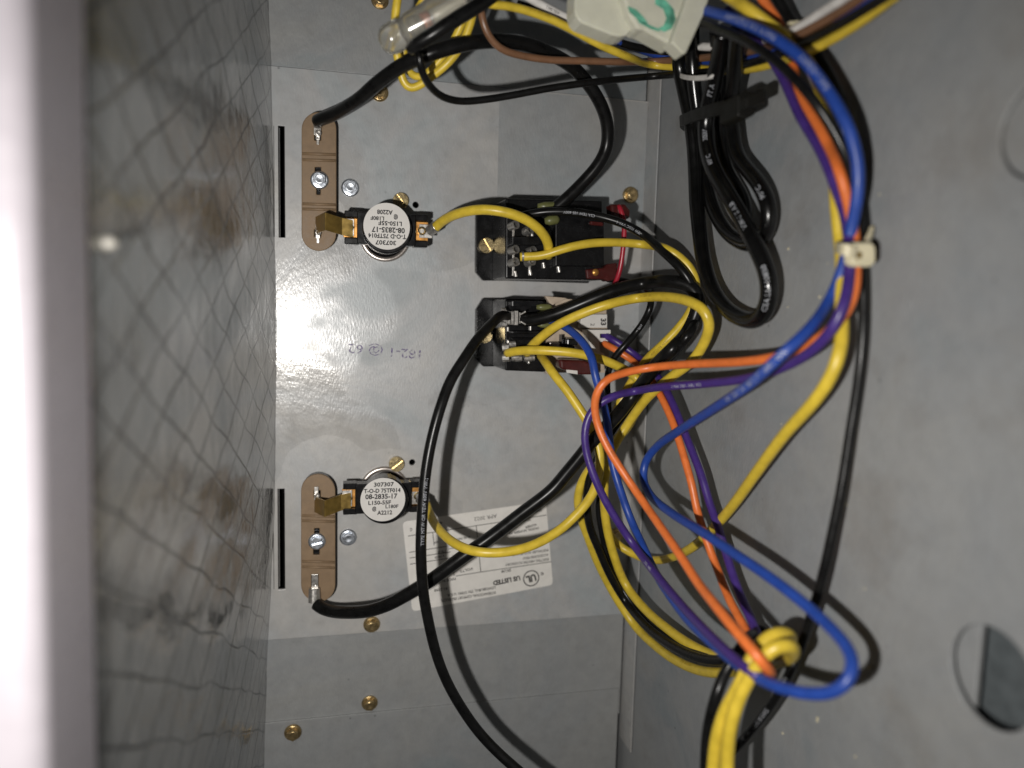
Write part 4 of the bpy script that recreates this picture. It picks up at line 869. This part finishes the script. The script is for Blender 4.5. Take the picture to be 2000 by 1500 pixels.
# white ties
wt = thing('cable_tie', PS(1672, 495, 1), 'white nylon cable tie gripping the wires against the side wall', 'cable tie')
zt_ = surf(1685, 495)
upw = Vector((0, 1, 0))
band([PS(1636, 486, -2), PS(1630, 484, 3), PS(1632, 483, 9), PS(1640, 486, 15), PS(1655, 489, 15), PS(1675, 493, 11)], upw * 0.0021, 0.0008, M_NYLON, 'strap', wt)
bm = bmesh.new(); prism(bm, [pxy([(1664, 478), (1671, 473), (1704, 473), (1710, 480), (1710, 514), (1702, 521), (1670, 521), (1663, 513)], zt_ + 9)], (zt_ + 6.8) * MM, (zt_ + 9) * MM)
obj('head', bm, M_NYLON, wt, bevel=0.5, seg=3)
bm = bmesh.new(); prism(bm, [pxy([(1672, 494), (1678, 491), (1684, 495), (1682, 505), (1674, 505)], zt_ + 9.1)], (zt_ + 9.05) * MM, (zt_ + 9.15) * MM)
obj('latch_mark', bm, M_BRONZE, wt)
band([PS(1694, 478, 5), PS(1702, 462, 3), PS(1708, 452, 1.5), PS(1706, 446, 1)], Vector((0, 0.0016, 0)), 0.0008, M_NYLON, 'tail', wt)
t2 = thing('cable_tie', PS(1552, 50, 1), 'white nylon cable tie head where the wires cross at the top', 'cable tie')
zt2 = surf(1552, 48)
bm = bmesh.new(); prism(bm, [pxy([(1538, 46), (1545, 39), (1562, 37), (1574, 46), (1572, 62), (1556, 68), (1542, 62)], zt2 + 9)], (zt2 + 4) * MM, (zt2 + 9) * MM)
obj('head', bm, M_NYLON, t2, bevel=0.6, seg=3)
band([PS(1572, 60, 6), PS(1578, 80, 7), PS(1582, 100, 7), PS(1578, 108, 4)], Vector((0.0009, 0.0009, 0)), 0.0008, M_NYLON, 'strap', t2)
t3 = thing('cable_tie', PS(1360, 150, 20), 'pale cable tie round the folded cord just under the bundle at the top', 'cable tie')
band([PS(1322, 138, 20), PS(1327, 147, 28), PS(1345, 152, 31), PS(1370, 152, 31), PS(1393, 147, 30), PS(1398, 138, 28)], Vector((0, 0.0012, 0)), 0.0008, M_WHITEW, 'strap', t3)

# ------------------------------------------------------------------ clear crimp cap
a = P(742, 88, 58); b_ = P(905, 2, 60); ax = b_ - a; k = MM / pxmm(59)
cc = thing('crimp_cap', P(800, 60, 55), 'translucent closed-end crimp cap over wire ends at the top', 'crimp connector')
bm = bmesh.new()
def rr(t): return t * k
prof = [(0, 0), (rr(1.5), rr(9)), (rr(5), rr(17)), (rr(12), rr(24)), (rr(22), rr(27.5)), (rr(46), rr(28)), (rr(51), rr(25.5)), (rr(58), rr(25.5)), (rr(64), rr(28.5)), (rr(104), rr(30)), (rr(112), rr(33)), (rr(150), rr(34)), (rr(170), rr(34)), (rr(182), rr(33)),
        (rr(182), rr(29)), (rr(112), rr(28.5)), (rr(104), rr(25)), (rr(64), rr(24)), (rr(56), rr(20)), (rr(46), rr(19)), (rr(40), 0)]
lathe(bm, a, ax, prof, 40); obj('shell', bm, M_CLEAR, cc, smooth=True)
d = ax.normalized()
bm = bmesh.new(); lathe(bm, a + d * rr(62), d, [(0, 0), (0, rr(17)), (rr(3), rr(20)), (rr(22), rr(20)), (rr(24), rr(17)), (rr(24), 0)], 28); obj('metal_barrel', bm, M_TIN, cc, smooth=True)
bm = bmesh.new(); lathe(bm, a + d * rr(90), d, [(0, 0), (0, rr(16)), (rr(16), rr(16)), (rr(16), 0)], 24); obj('copper_end', bm, plain('copper_strands', (0.55, 0.16, 0.09), 0.4, metal=0.3), cc, smooth=True)
bm = bmesh.new(); lathe(bm, a + d * rr(112), d, [(0, 0), (0, rr(13)), (rr(80), rr(15)), (rr(80), 0)], 24); obj('wire_end', bm, M_WHITEW, cc, smooth=True)

# ------------------------------------------------------------------ cream connector with green ink
mc = thing('plug_connector', P(1250, 40, 60), 'cream plastic plug connector with green marker ink at the top', 'connector')
bm = bmesh.new(); prism(bm, [pxy([(1123, -40), (1122, 20), (1126, 33), (1136, 44), (1196, 68), (1212, 71), (1226, 68), (1242, 44), (1240, -40)], 76)], 0.070, 0.076); obj('plug_half', bm, M_MOLEX, mc, bevel=0.9, seg=3)
bm = bmesh.new(); prism(bm, [pxy([(1205, -40), (1230, 30), (1245, 56), (1258, 58), (1316, 90), (1360, -40)], 79)], 0.0725, 0.079); hs = obj('socket_half', bm, M_MOLEX, mc, bevel=0.7, seg=3)
bm = bmesh.new(); prism(bm, [pxy([(1310, 82), (1334, 106), (1340, 104), (1372, 34), (1389, -16), (1392, -40), (1354, -40)], 81)], 0.0765, 0.0812); obj('latch_wall', bm, M_MOLEX, mc, bevel=0.6, seg=3)
bm = bmesh.new()
for pl in ([(1280, -8), (1300, 0), (1316, 18), (1320, 38), (1312, 56), (1298, 62), (1284, 56), (1296, 50), (1302, 36), (1296, 18), (1280, 8)], [(1226, 12), (1242, 18), (1256, 32), (1266, 46), (1260, 48), (1244, 36), (1230, 24)], [(1244, 36), (1262, 46), (1284, 55), (1290, 62), (1270, 56), (1248, 44)]):
    prism(bm, [pxy(pl, 79.1)], 0.07895, 0.0791)
obj('green_ink', bm, M_GREEN, hs)

# ------------------------------------------------------------------ small debris on the side wall
bm = bmesh.new()
for px, py, s in ((1700, 1303, 1.0), (1598, 1405, 1.1), (1530, 1432, 0.5), (1690, 1150, 0.4), (1541, 486, 0.6), (1512, 476, 0.4), (1602, 580, 0.5), (1618, 515, 0.3), (1655, 985, 0.6), (1720, 380, 0.3), (1672, 1478, 0.4), (1527, 828, 0.35), (1540, 600, 0.3)):
    c = PW(px, py) - Vector((0.0002, 0, 0)); r = Matrix.Rotation(random.uniform(0, 3), 3, 'X')
    box(bm, c, (0.0003, 0.0010 * s, 0.0004 * s), r)
o = obj('plastic_crumbs', bm, plain('pale_crumbs', (0.55, 0.50, 0.36), 0.5)); o['kind'] = 'stuff'; o['label'] = 'tiny pale crumbs stuck to the side wall'
print('OBJECTS', len(bpy.data.objects), 'hole', HY, HZ, HR, 'XF', XF)
